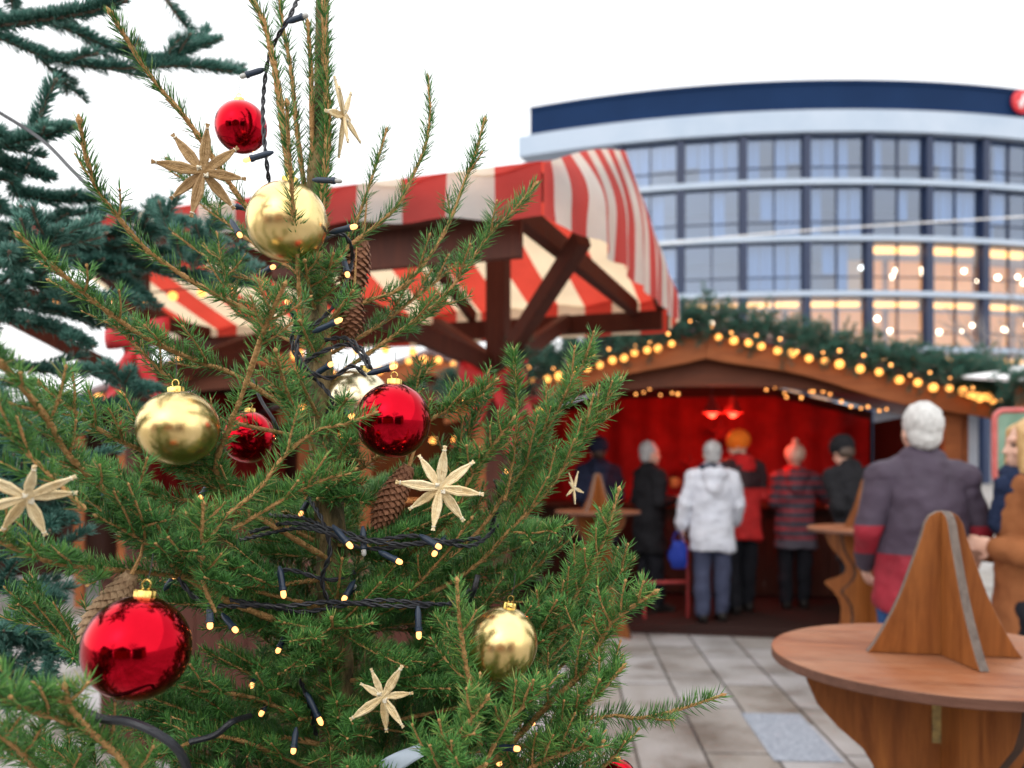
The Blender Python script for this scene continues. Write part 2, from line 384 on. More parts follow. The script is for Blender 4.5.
# ---------------------------------------------------------------- ground: stone slabs
def paving():
    m, nt, b = newmat('stone_paving')
    tc = node(nt, 'ShaderNodeTexCoord'); mp = node(nt, 'ShaderNodeMapping'); mp.inputs['Rotation'].default_value = (0,0,R(90+3.4)); mp.inputs['Location'].default_value = (0,-.025,0)
    nt.links.new(tc.outputs['Object'], mp.inputs[0])
    br = node(nt, 'ShaderNodeTexBrick', offset=.37, offset_frequency=2, squash=1.0)
    for k, v in {'Scale': 1., 'Mortar Size': .009, 'Mortar Smooth': .3, 'Bias': .0, 'Brick Width': .82, 'Row Height': .35}.items(): br.inputs[k].default_value = v
    br.inputs['Color1'].default_value = (.29,.27,.245,1); br.inputs['Color2'].default_value = (.40,.40,.41,1); br.inputs['Mortar'].default_value = (.05,.043,.036,1)
    nt.links.new(mp.outputs[0], br.inputs['Vector'])
    n = node(nt, 'ShaderNodeTexNoise', inp={'Scale': 1.6, 'Detail': 10., 'Roughness': .65}); nt.links.new(tc.outputs['Object'], n.inputs['Vector'])
    r = ramp(nt, [(.32, (.42,.35,.28)), (.5, (.95,.94,.92)), (.7, (1.2,1.2,1.25))]); nt.links.new(n.outputs['Fac'], r.inputs[0])
    ml = node(nt, 'ShaderNodeMix', data_type='RGBA', blend_type='MULTIPLY'); ml.inputs['Factor'].default_value = 1; nt.links.new(br.outputs['Color'], ml.inputs['A']); nt.links.new(r.outputs[0], ml.inputs['B'])
    n2 = node(nt, 'ShaderNodeTexNoise', inp={'Scale': 90., 'Detail': 4.}); nt.links.new(tc.outputs['Object'], n2.inputs['Vector'])
    r2 = ramp(nt, [(.35, (.78,.78,.78)), (.65, (1.12,1.12,1.12))]); nt.links.new(n2.outputs['Fac'], r2.inputs[0])
    m2 = node(nt, 'ShaderNodeMix', data_type='RGBA', blend_type='MULTIPLY'); m2.inputs['Factor'].default_value = 1; nt.links.new(ml.outputs['Result'], m2.inputs['A']); nt.links.new(r2.outputs[0], m2.inputs['B'])
    nt.links.new(m2.outputs['Result'], b.inputs['Base Color'])
    mr = node(nt, 'ShaderNodeMapRange', inp={'From Min': .3, 'From Max': .7, 'To Min': .30, 'To Max': .75}); nt.links.new(n.outputs['Fac'], mr.inputs[0]); nt.links.new(mr.outputs[0], b.inputs['Roughness'])
    inv = node(nt, 'ShaderNodeMath', operation='SUBTRACT'); inv.inputs[0].default_value = 1; nt.links.new(br.outputs['Fac'], inv.inputs[1])
    ad = node(nt, 'ShaderNodeMath', operation='MULTIPLY_ADD'); nt.links.new(n2.outputs['Fac'], ad.inputs[0]); ad.inputs[1].default_value = .25; nt.links.new(inv.outputs[0], ad.inputs[2])
    bp = node(nt, 'ShaderNodeBump', inp={'Strength': .5, 'Distance': .006}); nt.links.new(ad.outputs[0], bp.inputs['Height']); nt.links.new(bp.outputs[0], b.inputs['Normal'])
paving()
g = MB(); g.add([(-900,-900,0),(900,-900,0),(900,900,0),(-900,900,0)], [(0,1,2,3)])
tag(g.build('ground', 'stone_paving', smooth=False), kind='structure')
mat('granite', (.20,.235,.29), (.38,.43,.50), 70, .6, .3, lo=.42, hi=.58)
g = MB(); c = Vector((1.50,4.62,0)); dx = Vector((math.cos(R(-3.4)), math.sin(R(-3.4)), 0)); dy = Vector((-dx.y, dx.x, 0))
g.add([c+dx*a*.171+dy*b*.40+Vector((0,0,.004)) for a, b in ((-1,-1),(1,-1),(1,1),(-1,1))], [(0,1,2,3)])
tag(g.build('paving_slab', 'granite', smooth=False), kind='structure')

# ---------------------------------------------------------------- curved office building
CX, CY, RB = 21.0, 102.0, 49.0
bld = empty('office_building', (CX, CY-RB, 0), label='long curved glass office building with navy roof band behind the huts', cat='building')
def cyl(a, r, z): return (r*math.sin(a), RB-r*math.cos(a), z)       # in the building's own frame, a = 0 faces the square
A0, A1 = -.417, .50
def band(mb, z0, z1, r0, r1, a0=A0, a1=A1, n=48, mi=0):
    vs = []; 
    for i in range(n+1):
        a = a0+(a1-a0)*i/n; vs += [cyl(a, r0, z0), cyl(a, r1, z0), cyl(a, r1, z1), cyl(a, r0, z1)]
    fs = []
    for i in range(n):
        for k in range(4): fs.append((i*4+k, i*4+(k+1) % 4, i*4+4+(k+1) % 4, i*4+4+k))
    fs += [(3,2,1,0), tuple(n*4+k for k in range(4))]
    mb.add(vs, fs, mi)
def zpx(py, Y=53.2): return H+(HY-py)/F*Y
m = MB(); band(m, zpx(114), zpx(82), RB-3, RB-.2); band(m, zpx(82)-.1, zpx(82)+.12, RB-3.2, RB-.1); m.build('parapet', 'navy_panel', bld, smooth=False)
m = MB(); band(m, zpx(135), zpx(113.5), RB-6, RB+.45, A0-.012); m.build('cornice', 'pale_cladding', bld, smooth=False)
floors = [135, 186, 242, 297, 352, 407]
tops = [135, 180.5, 237, 292, 347, 402]
for k, py in enumerate(floors[1:]):
    m = MB(); band(m, zpx(py), zpx(tops[k+1]), RB-6, RB+.3, -.30); m.build('floor_band', 'pale_cladding', bld, smooth=False)
m = MB(); band(m, 0, zpx(84), RB-14, RB-6.05, A0, A1); m.build('core_wall', 'room_wall', bld, smooth=False)
step = 3.86/RB; a_first = math.asin(((681-512)/F*54.0-CX)/RB)
cols = [a_first-step+step*i for i in range(10)]
for a in cols:
    m = MB(); rot = Matrix.Rotation(a, 3, 'Z')
    m.box(cyl(a, RB-.02, zpx(135)/2-.02), (.44, .5, zpx(135)-.04), rot); m.build('pillar', 'navy_column', bld, smooth=False)
for fi in range(5):
    z1, z0 = zpx(floors[fi])-.01, zpx(tops[fi+1])+.01
    for ci in range(len(cols)-1):
        a, b = cols[ci]+.0048, cols[ci+1]-.0048
        lit = (fi == 2 and ci >= 4) or fi >= 3
        wi = MB(); n = 2
        for q in range(n+1):
            aa = a+(b-a)*q/n
            wi.box(cyl(aa, RB-.2, (z0+z1)/2), (.085, .14, z1-z0), Matrix.Rotation(aa, 3, 'Z'), 0)
        am = (a+b)/2
        for zz in (z0+.07, z0+(z1-z0)*.30, z1-.07): wi.box(cyl(am, RB-.21, zz), ((b-a)*RB, .1, .07), Matrix.Rotation(am, 3, 'Z'), 0)
        wo = wi.build('window', 'navy_column', bld, smooth=False)
        gl = MB(); gl.add([cyl(a, RB-.22, z0), cyl(b, RB-.22, z0), cyl(b, RB-.22, z1), cyl(a, RB-.22, z1)], [(0,1,2,3)])
        gl.build('pane', 'window_glass_lit' if lit else 'window_glass', wo, smooth=False)
        if not lit:
            cu = MB()
            for q in range(4):
                if random.random() < .62:
                    s0 = a+(b-a)*(q+.06+.1*random.random())/4; s1 = a+(b-a)*(q+.98)/4; zz = z0+(random.random() < .25)*1.2
                    N_ = 10
                    for i in range(N_):
                        u0, u1 = s0+(s1-s0)*i/N_, s0+(s1-s0)*(i+1)/N_
                        r0, r1 = RB-.55-.06*(i % 2), RB-.55-.06*((i+1) % 2)
                        cu.add([cyl(u0, r0, zz), cyl(u1, r1, zz), cyl(u1, r1, z1-.05), cyl(u0, r0, z1-.05)], [(0,1,2,3)])
            if cu.v: cu.build('curtain', 'curtain', wo)
        else:
            rm = MB(); rm.add([cyl(a, RB-5, z0), cyl(b, RB-5, z0), cyl(b, RB-5, z1), cyl(a, RB-5, z1)], [(0,1,2,3)])
            rm.build('room_wall', 'room_wall_glow', wo, smooth=False)
            ls = MB()
            for q in range(2): 
                aa = a+(b-a)*(q+.5)/2
                ls.box(cyl(aa, RB-.75, z1-.36), ((b-a)*RB*.44, .3, .36 if fi == 2 else .26), Matrix.Rotation(aa, 3, 'Z'))
            ls.build('ceiling_light', 'office_strip', wo, smooth=False)
            sp = MB()
            for q in range(3):
                aa = a+(b-a)*random.uniform(.06, .94); sp.ball(cyl(aa, RB-1.2-random.random()*2, z0+(z1-z0)*random.uniform(.4, .68)), .10+.05*random.random(), 10, 6)
            sp.build('lamp', 'office_spot', wo)
# round company sign on the roof band
a = math.asin(((1016-512)/F*55-CX)/RB*1.0)
sg = empty('roof_sign', (CX+(RB-.1)*math.sin(a), CY-(RB-.1)*math.cos(a)-.15, zpx(103, 54.5)), a, 'round red sign with white slanted mark on the navy roof band', 'sign')
m = MB(); m.lathe([(.0,-.09),(.72,-.09),(.76,-.06),(.76,.06),(.72,.09),(.0,.09)], 28, 0, Matrix.Rotation(R(90), 4, 'X')); m.build('disc', 'sign_red', sg)
m = MB(); m.prism([(-.30,-.42),(-.10,-.42),(.06,.02),(.30,.12),(.34,.28),(.12,.22),(.20,.44),(0,.44),(-.14,.05),(-.34,-.06),(-.38,-.2),(-.2,-.14)], .06, Matrix.Translation((0,-.13,0))); m.build('mark', 'sign_white', sg, smooth=False)

# bare trees on the square in front of the building, and a span wire
mat('bare_bark', (.16,.15,.16), (.24,.22,.22), 5, .9)
def bare_tree(x, y, hgt, seed, label):
    rd = random.Random(seed); t = empty('bare_tree', (x, y, 0), rd.random()*6, label, 'tree', 'leafless trees before the office building')
    tr = MB(); tr.tube([(0,0,0),(.03,.02,hgt*.2),(0,.05,hgt*.42)], [.13,.10,.075], 8); tr.build('trunk', 'bare_bark', t)
    br = MB()
    def grow(p, d, L, r, k):
        q = p+d*L*.5+Vector((rd.uniform(-.1,.1), rd.uniform(-.1,.1), .05))*L; e = p+d*L
        br.tube([p, q, e], [r, r*.8, r*.6], 5)
        if k == 0: return
        for i in range(3 if k > 1 else 4):
            n = (d+Vector((rd.uniform(-.8,.8), rd.uniform(-.8,.8), rd.uniform(-.1,.6)))).normalized()
            grow(p+(e-p)*rd.uniform(.45, 1), n, L*rd.uniform(.55, .8), r*.58, k-1)
    for i in range(6):
        a = i*1.1; grow(Vector((0,.03,hgt*(.3+.02*i))), Vector((math.cos(a)*.55, math.sin(a)*.55, .9)).normalized(), hgt*.26, .05, 3)
    br.build('limbs', 'bare_bark', t)
bare_tree(8.3, 30, 8.0, 3, 'spindly leafless tree nearest the striped stall, before the office windows')
bare_tree(18.2, 30, 8.6, 5, 'leafless tree farthest right, before the lit office windows')
m = MB(); m.tube(spline([P(600,250,24), P(800,231,24), P(1100,212,24)], 20), .022, 6)
tag(m.build('span_wire', 'sign_white'), 'thin white wire stretched across the office building front', 'wire')
for x in (600, 1100):
    p = P(x, 250 if x == 600 else 212, 24); m = MB(); m.tube([(p.x, p.y, 0), (p.x, p.y, p.z+.2)], [.07,.05], 10); m.lathe([(.12,0),(.12,.25),(.07,.3)], 12, 0, Matrix.Translation((p.x, p.y, 0)))
    tag(m.build('mast', 'metal_grey'), 'slim grey mast holding the span wire beside the '+('striped awning' if x == 600 else 'office front'), 'mast')
# ---------------------------------------------------------------- timber huts
def gable_outline(w, z_e, z_a, t, wave=.0, n=14):
    """bargeboard pair: top edge eave-apex-eave, lower edge with a scalloped curve"""
    top = [(-w, z_e), (0, z_a), (w, z_e)]; low = []
    for i in range(2*n+1):
        u = 1-i/n; x = u*w; zz = z_a-(z_a-z_e)*abs(u)-t-.035*math.cos(abs(u)*PI*2.0)*wave
        low.append((x, zz))
    return top+low
def hut(name, loc, rz, label, w, ze, za, depth, cloth, group=None, inner=True):
    h = empty(name, loc, rz, label, 'hut', group)
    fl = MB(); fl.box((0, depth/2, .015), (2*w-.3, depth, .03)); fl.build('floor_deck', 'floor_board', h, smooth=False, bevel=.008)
    for sx in (-1, 1):
        # bargeboard half
        ol = []; n = 14
        pts_t = [(0, za), (sx*w, ze)]
        low = [(sx*w*(1-i/n), za-(za-ze)*(1-i/n)-.20-.025*math.cos((1-i/n)*PI*3)) for i in range(n+1)]
        b = MB(); o_ = pts_t+low
        if sx > 0: o_ = o_[::-1]
        b.prism([(x+sx*.001, z) for x, z in o_], .045, Matrix.Translation((0, -.16, 0))); b.build('bargeboard', 'hut_board', h, smooth=False, bevel=.006)
        r = MB(); a = Vector((0, 0, za+.03)); e = Vector((sx*(w+.06), 0, ze+.03-.012))
        for k in range(1):
            v = [a+Vector((0,-.20,0)), e+Vector((0,-.20,0)), e+Vector((0,depth+.2,0)), a+Vector((0,depth+.2,0))]
            nn = Vector((sx*(za-ze), 0, w)).normalized()*.05
            v2 = [q+nn for q in v]
            r.add(v+v2, [(0,1,2,3),(7,6,5,4),(0,4,5,1),(1,5,6,2),(2,6,7,3),(3,7,4,0)] if sx < 0 else [(3,2,1,0),(4,5,6,7),(1,5,4,0),(2,6,5,1),(3,7,6,2),(0,4,7,3)])
        r.build('roof', 'roof_felt', h, smooth=False)
        p = MB(); p.box((sx*(w-.30), 0, (ze-.1)/2), (.13, .13, ze-.1)); p.build('post', 'hut_board', h, smooth=False, bevel=.008)
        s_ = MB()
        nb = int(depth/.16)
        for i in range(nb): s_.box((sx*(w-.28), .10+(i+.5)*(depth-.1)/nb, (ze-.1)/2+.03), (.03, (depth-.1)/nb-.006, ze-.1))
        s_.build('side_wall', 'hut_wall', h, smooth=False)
    # inner fascia with a shallow arch, set back from the bargeboard
    zb = ze+.10; ol = [(-w+.25, ze+.02), (0, za-.06), (w-.25, ze+.02), (w-.25, ze-.12)]
    for i in range(21):
        u = 1-i/10; ol.append((u*(w-.42), ze-.12+.27*math.cos(u*PI/2)**.6 if abs(u) < 1 else ze-.12))
    ol.append((-w+.25, ze-.12))
    m = MB(); m.prism(ol[::-1], .03, Matrix.Translation((0, -.02, 0))); m.build('fascia', 'hut_board_dark', h, smooth=False)
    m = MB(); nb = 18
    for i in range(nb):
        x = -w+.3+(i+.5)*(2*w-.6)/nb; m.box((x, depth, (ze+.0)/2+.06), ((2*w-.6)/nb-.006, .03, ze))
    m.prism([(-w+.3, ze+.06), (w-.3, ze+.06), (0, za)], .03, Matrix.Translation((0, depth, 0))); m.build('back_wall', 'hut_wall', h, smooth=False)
    if cloth:
        c = MB(); c.grid(lambda u, v: (-w+.33+u*(2*w-.68), depth-.06-.025*math.sin(u*70)-.01*math.sin(u*23), .85+v*(min(ze+.28, za-(za-ze)*abs(-w+.33+u*(2*w-.68))/w-.12)-.85)), 160, 3); c.build('cloth_lining', 'red_cloth', h)
        c = MB(); c.grid(lambda u, v: (-w+.36+.02*math.sin(u*40), .55+u*(depth-.65), .85+v*(ze-.95)), 60, 3); c.build('side_lining', 'red_cloth', h)
    m = MB()
    q_ = w*(1-.34/(za-ze))-.06
    for y in (depth*.5, depth-.2): m.bar((-q_, y, ze+.28), (q_, y, ze+.28), .07, .09)
    m.build('tie_beams', 'hut_wall', h, smooth=False)
    return h
HR = R(-10)
HUT = Vector((1.70, 7.5, 0))
def hl(x, y, z): return HUT+Matrix.Rotation(HR, 3, 'Z') @ Vector((x, y, z))
W_, ZE, ZA = 2.32, 2.0, 2.60
hut('timber_hut', HUT, HR, 'large open fronted timber hut with scalloped gable and red lined inside', W_, ZE, ZA, 2.7, True)
# serving counter across the inside of the hut
ct = empty('serving_counter', hl(.05, 1.75, .06), HR, 'dark serving counter inside the red lined hut', 'counter')
m = MB(); nb = 16
for i in range(nb): m.box((-1.75+(i+.5)*3.5/nb, 0, .46), (3.5/nb-.006, .03, .92))
m.build('front_panel', 'hut_wall', ct, smooth=False)
m = MB(); m.box((0, .22, .945), (3.6, .6, .05)); m.build('worktop', 'hut_board_dark', ct, smooth=False, bevel=.008)
# red heat lamps in the hut
for k, (px, py, Y) in enumerate(((712, 411, 8.6), (733, 411, 8.75))):
    p = P(px, py+2, Y); l = empty('heat_lamp', p, 0, ('left' if k == 0 else 'right')+' one of the two red heat lamps glowing in the hut', 'heat lamp', 'red heat lamps')
    m = MB(); m.lathe([(.03,.17),(.035,.12),(.05,.09),(.10,.0),(.094,0),(.045,.085),(.02,.1)], 20); m.build('lamp_shade', 'metal_red', l)
    m = MB(); m.ball((0,0,.015), (.055,.055,.06), 16, 10); M.get('heat_bulb') or emis('heat_bulb', (1,.05,.03), 2.2); m.build('bulb', 'heat_bulb', l)
    m = MB(); m.tube([(0,0,.16),(0,0,2.06-p.z+.25)], .006, 6); m.build('cable', 'cable_black', l)
    pl = bpy.data.lights.new('heat_light', 'POINT'); pl.energy = 13; pl.color = (1,.10,.05); pl.shadow_soft_size = .08
    po = bpy.data.objects.new('heat_light', pl); COL.objects.link(po); po.parent = l; po.location = (0,-.02,-.08)
# red paper stars hung on the lining
mat('star_red', (.20,.006,.008), (.26,.01,.01), 10, .6)
def wall_star(px, py, Y, r, label):
    p = P(px, py, Y); o = MB(); vs = []
    ol = [(r*(1 if i % 2 == 0 else .42)*math.sin(i*PI/5), r*(1 if i % 2 == 0 else .42)*math.cos(i*PI/5)) for i in range(10)]
    b = [Vector((x, 0, z)) for x, z in ol]; o.add(b+[Vector((0,-.04,0)), Vector((0,.04,0))], [(i, (i+1) % 10, 10) for i in range(10)]+[((i+1) % 10, i, 11) for i in range(10)])
    o.tube([(0,0,r),(0,0,2.02-p.z)], .003, 5)
    q = o.build('paper_star', 'star_red', None, smooth=False, loc=p); q.rotation_euler.z = HR
    tag(q, label, 'paper star', 'paper stars hanging in the hut')
wall_star(721, 432, 9.6, .17, 'upper dark red paper star hanging above the white jacket person')
wall_star(690, 465, 9.7, .15, 'lower dark red paper star hanging beside the black coat man')
# rows of lights: a cable with globes
def light_row(name, label, pts, n, r, matn, sag=.0, group=None, jit=.0, cable=.006, part='bulb'):
    o = empty(name, pts[0], 0, label, 'light string', group)
    s = spline(pts, 60)-np.array(tuple(pts[0])); m = MB(); m.tube(s[::2], cable, 5); m.build('cable', 'cable_black', o)
    t = spline(pts, n)-np.array(tuple(pts[0])); bm = MB(); bm.ball((0,0,0), r, 14, 9); first = None
    for k in range(n):
        if first is None: first = b = bm.build(part, matn, o)
        else: b = first.copy(); COL.objects.link(b); b.parent = o
        b.location = Vector(t[k])+Vector((random.uniform(-jit, jit), random.uniform(-jit, jit), random.uniform(-jit, jit)-r*1.2))
        b.scale = [random.uniform(.75, 1.12)]*3
    return o
zr = lambda x: ZA-(ZA-ZE)*abs(x)/W_
light_row('globe_light_string', 'row of warm globe bulbs under the garland on the long right gable slope', [hl(x, -.26, zr(x)+.015) for x in (.10, 1.0, 2.0, 2.26)], 23, .036, 'globe_bulb', jit=.014)
light_row('globe_light_string', 'row of warm globe bulbs on the left gable slope behind the striped awning', [hl(x, -.26, zr(x)+.01) for x in (-2.2, -1.6, -.9, -.30)], 19, .036, 'globe_bulb', jit=.014)
light_row('mini_light_string', 'small warm lights sagging inside the hut right of its apex', [P(790,398,8.0), P(812,392,7.9), P(822,386,7.8), P(845,402,7.7), P(866,408,7.6), P(884,406,7.5)], 13, .013, 'mini_bulb', jit=.03, cable=.003)
light_row('mini_light_string', 'small warm lights inside the hut under its left arch', [P(636,392,8.2), P(648,388,8.2), P(662,394,8.2), P(680,391,8.2)], 6, .013, 'mini_bulb', jit=.03, cable=.003)
light_row('mini_light_string', 'small lights wound through the garland above the gable', [hl(x, -.34, zr(x)+.05-.05*math.sin(x*9)) for x in np.linspace(-2, 2.28, 22)], 26, .013, 'mini_bulb', jit=.035, cable=.003)
light_row('mini_light_string', 'small lights dotted in the dark beam at the hut apex', [P(768,389,8.1), P(776,386,8.1), P(784,392,8.1)], 3, .013, 'mini_bulb', jit=.02, cable=.003)
# fir garlands
def garland(name, label, pts, rad, n, sprig=.135, group=None, tw=.0044, seed=1):
    T = Twigs(); s = spline(pts, n); tn = nrm(np.gradient(s, axis=0)); rr = random.Random(seed)
    for k in range(n):
        p = s[k]+rng.normal(0, rad*.22, 3)
        for q in range(3):
            d = rng.normal(0, 1, 3); d -= tn[k]*d.dot(tn[k])*.6; d = d/np.linalg.norm(d); d[2] += .25; d += tn[k]*rr.uniform(-.8, .8); d /= np.linalg.norm(d)
            L = sprig*rr.uniform(.6, 1.25)
            T.twig(np.array([p, p+d*L*.5, p+d*L+np.array([0,0,-.02])]), .003, .0015, 330, .045, tw, ang=(45,70), tone=rr.uniform(.25,.7))
    T.twig(spline(pts, 40), .012, .012, 300, .04, tw, tone=.4)
    o = T.build(name, ['fir_bark', 'garland_needle'], None)
    return tag(o, label, 'garland', group)
garland('fir_garland', 'thick fir garland lying along the long right slope of the hut gable', [hl(x, -.20, zr(x)+.135) for x in (-.05, 1.1, 2.0, 2.36)], .30, 430)
garland('fir_garland', 'fir garland lying along the left slope of the hut gable behind the awning', [hl(x, -.20, zr(x)+.135) for x in (-2.3, -1.1, -.08)], .28, 380, seed=2)
garland('fir_garland', 'bushy end of fir garland hanging down at the right eave of the hut', [hl(x, -.22, z) for x, z in ((2.28, 2.12), (2.42, 1.98), (2.52, 1.80))], .2, 60, seed=3)
# raised kerb strip in front of the hut deck
m = MB(); m.box((0,0,.010), (4.4,.22,.020)); k = m.build('kerb_strip', 'floor_board', None, smooth=False, loc=hl(0,-.14,0)); k.rotation_euler.z = HR; tag(k, kind='structure')
# red barrier
rb = empty('red_rail', P(688, 612, 7.95), R(8), 'low red metal rail standing beside the white jacket person', 'rail'); zb = -rb.location.z
m = MB()
for x, t_ in ((0, .74), (-.42, .40)): m = MB(); m.tube([(x,0,zb+.03),(x,0,zb+t_)], .015, 8); m.build('post', 'metal_red', rb) 
for z_ in (.36,): m = MB(); m.tube([(-.42,0,zb+z_),(0,0,zb+z_)], .015, 8); m.build('crossbar', 'metal_red', rb)

# second hut far behind the awning, lit inside
H2 = Vector((-1.05, 10.3, 0)); R2 = R(22)
hut('timber_hut', H2, R2, 'smaller distant timber hut glimpsed under the striped awning behind the spruce', 1.75, 2.05, 2.75, 2.2, False)
def h2(x, y, z): return H2+Matrix.Rotation(R2, 3, 'Z') @ Vector((x, y, z))
light_row('globe_light_string', 'row of warm bulbs along the distant hut front below the awning', [h2(-1.5,-.24,2.13), h2(0,-.24,2.74), h2(1.6,-.24,2.08)], 18, .04, 'globe_bulb')
light_row('globe_light_string', 'short row of warm bulbs low inside the distant hut', [h2(-.9,.6,1.85), h2(0,.6,1.80), h2(1.2,.6,1.85)], 9, .045, 'globe_bulb')
pl = bpy.data.lights.new('hut_light', 'POINT'); pl.energy = 45; pl.color = (1,.55,.2); pl.shadow_soft_size = .1
po = bpy.data.objects.new('hut_light', pl); COL.objects.link(po); po.location = h2(0,1.0,1.7)
ct2 = empty('serving_counter', h2(0,.15,.06), R2, 'plank serving counter at the front of the distant hut', 'counter')
m = MB()
for i in range(14): m.box((-1.3+(i+.5)*2.6/14, 0, .45), (2.6/14-.006, .03, .9))
m.build('front_panel', 'hut_board', ct2, smooth=False)
m = MB(); m.box((0,.05,.925), (2.7,.5,.05)); m.build('worktop', 'hut_board', ct2, smooth=False)
# unseen huts and trees behind the camera, added for the bauble reflections
hb = hut('timber_hut', (-1.0,-7,0), R(165), 'closed timber hut across the square, mirrored in the baubles', 2.6, 2.3, 3.3, 2.6, False)
for k in range(5):
    m = MB(); m.box((-1.88+k*.94, -.035, 1.08), (.92,.03,2.1)); m.build('shutter', 'hut_board', hb, smooth=False, bevel=.01)
for x, y, a, lb in ((-7.0,-5.6,195,'left'), (5.0,-6.0,140,'right')):
    hc = copy_tree(hb); hc.location = (x, y, 0); hc.rotation_euler.z = R(a); hc['label'] = 'added closed timber hut standing '+lb+' of the middle mirrored hut across the square'
bare_tree(3.2,-11,7.5,11,'added leafless tree across the square right of the mirrored hut, seen in the baubles')
bare_tree(-7.2,-13,8.5,12,'added leafless tree across the square left of the mirrored hut, seen in the baubles')

# ---------------------------------------------------------------- striped awning stall
AW = math.atan2(-.3376, .9413); ST = Vector((.10, 2.70, 0))
st = empty('awning_stall', ST, AW, 'market stall with a red and white striped gabled awning on dark timber posts', 'stall')
D_, L_, E_, RZ = 2.37, 3.6, 2.45, 2.885
pit = .335                                                           # one red and one white stripe (m)
def sag(u): return .018*math.sin(u*PI)
def slope(near):
    m = MB()
    def fn(u, v):
        x = -L_+u*L_+.0; y0 = (-.02 if near else D_+.02); y = y0+(D_/2-y0)*v
        z = E_-.02+(RZ-E_+.02)*v-.035*math.sin(v*PI)-.012*math.sin(u*L_/pit*PI*2)*(1-v)
        return (x, y, z)
    m.grid(fn, 110, 12, 0, lambda u, v: (-(u-1)*L_/pit+.02, v))
    if near: m.grid(lambda u, v: (-L_+u*L_, -.016+.010*math.sin(u*60)*(1-v), E_-.005-(1-v)*(.08+.10*u**3+.006*math.sin(u*L_/pit*PI*2))), 110, 4, 0, lambda u, v: (-(u-1)*L_/pit+.02, v))
    else:
        m.grid(lambda u, v: (-L_+u*L_, D_+.012+.012*math.sin(u*60)*(1-v), E_-.21+v*.205), 110, 3, 0, lambda u, v: (-(u-1)*L_/pit+.02, v))
    m.build('near_roof' if near else 'far_roof', 'awning', st)
slope(True); slope(False)
m = MB()
def gable(u, v):
    y = -.03+u*(D_+.06); k = 1-abs(2*u-1)
    zt = E_-.02+(RZ-E_+.02)*k+.025*math.sin(k*PI)
    zlo = E_-.185-.012*math.sin(u*PI)-.006*math.sin(u*34)
    f = 1-v
    ek = min(1, u*7, (1-u)*9)
    x = .01+ek*(.09*math.sin(min(1, f*1.6)*PI/2)+.018*math.sin(u*D_/pit*PI*2)*f+.008*math.sin(u*47+1)*f)
    return (x, y, zt+(zlo-zt)*f)
m.grid(gable, 120, 16, 0, lambda u, v: ((u*D_)/pit*1.5+.2+.05*math.sin(v*4+u*9), v))
m.build('gable_drape', 'awning', st)
def beam(a, b, w=.075, h=.11, name='beam'):
    m = MB(); m.bar(a, b, w, h); return m.build(name, 'dark_timber', st, smooth=False, bevel=.006)
for x in (-.60, -2.75):
    beam((x, D_/2, 0), (x, D_/2, RZ-.10), .095, .095, 'post')
    for tx, ty, tz in ((.57, .60, E_-.06), (.02, D_-.10, E_-.10), (-.75, .25, E_-.10), (-.75, D_-.25, E_-.10)):
        s_ = 1 if x > -1 else -1
        beam((x, D_/2, 1.93), (x+tx*s_, ty, tz-.03), .055, .085, 'brace')
    beam((x+(.42 if x > -1 else -.42), .05, E_-.07), (x+(.42 if x > -1 else -.42), D_-.09, E_-.07), .055, .085, 'cross_beam')
beam((-L_+.05, .04, E_-.10), (-.22, .04, E_-.10), .05, .10, 'eave_beam'); beam((-L_+.05, D_-.05, E_-.145), (-.02, D_-.05, E_-.145), .06, .11, 'eave_beam')
beam((-L_+.05, D_/2, RZ-.13), (-.03, D_/2, RZ-.13), .07, .10, 'ridge_beam')
for x in (-.03, -1.2, -1.95, -3.4):
    for y in (.04, D_-.04): beam((x, y, E_-.06), (x, D_/2, RZ-.085), .05, .07, 'rafter')
m = MB(); m.box((-.60,.11,2.275), (.98,.03,.20)); m.build('name_board', 'dark_timber', st, smooth=False, bevel=.004)
def sl_(x, y, z): return ST+Matrix.Rotation(AW, 3, 'Z') @ Vector((x, y, z))
# stall counter with goods
cs = empty('stall_counter', sl_(-1.75, D_/2, 0), AW, 'dark plank counter under the striped awning behind the spruce', 'counter')
m = MB()
for i in range(12): m.box((-.9+(i+.5)*1.8/12, -.35, .45), (1.8/12-.006, .03, .90))
for i in range(4): m.box((.9, -.28+i*.19, .45), (.03, .18, .90))
m.build('front_panel', 'dark_timber', cs, smooth=False)
m = MB(); m.box((0, 0, .93), (1.95, .85, .05)); m.build('worktop', 'hut_board_dark', cs, smooth=False)
# festive red bows tied to the post
def bow(loc, rz, s, label):
    o = empty('ribbon_bow', loc, rz, label, 'bow', 'red bows tied to the awning stall')
    for sx in (-1, 1):
        m = MB(); pts = [(0,-.03,0),(sx*.07,-.085,.02),(sx*.15,-.10,.045),(sx*.215,-.05,.05),(sx*.20,.0,.045),(sx*.10,-.005,.02),(0,-.02,0)]
        sp = spline([Vector(p)*s for p in pts], 26)
        m.grid(lambda u, v: (sp[int(u*25)][0], sp[int(u*25)][1]+.012*s*math.sin(v*6+u*5), sp[int(u*25)][2]+(v-.5)*s*(.05+.62*abs(sp[int(u*25)][0])/s)), 25, 4); m.build('loop', 'red_ribbon', o, solid=.004)
        m = MB(); sp2 = spline([Vector(p)*s for p in [(0,-.03,0),(sx*.07,-.06,-.14),(sx*.13,-.05,-.27),(sx*.22,-.06,-.42)]], 20)
        m.grid(lambda u, v: (sp2[int(u*19)][0]+(v-.5)*.10*s, sp2[int(u*19)][1]+.012*s*math.sin(v*5+u*9), sp2[int(u*19)][2]), 19, 4); m.build('tail', 'red_ribbon', o, solid=.004)
    m = MB(); m.ball((0,-.04*s,0), (.035*s,.03*s,.04*s), 12, 8); m.build('knot', 'red_ribbon', o)
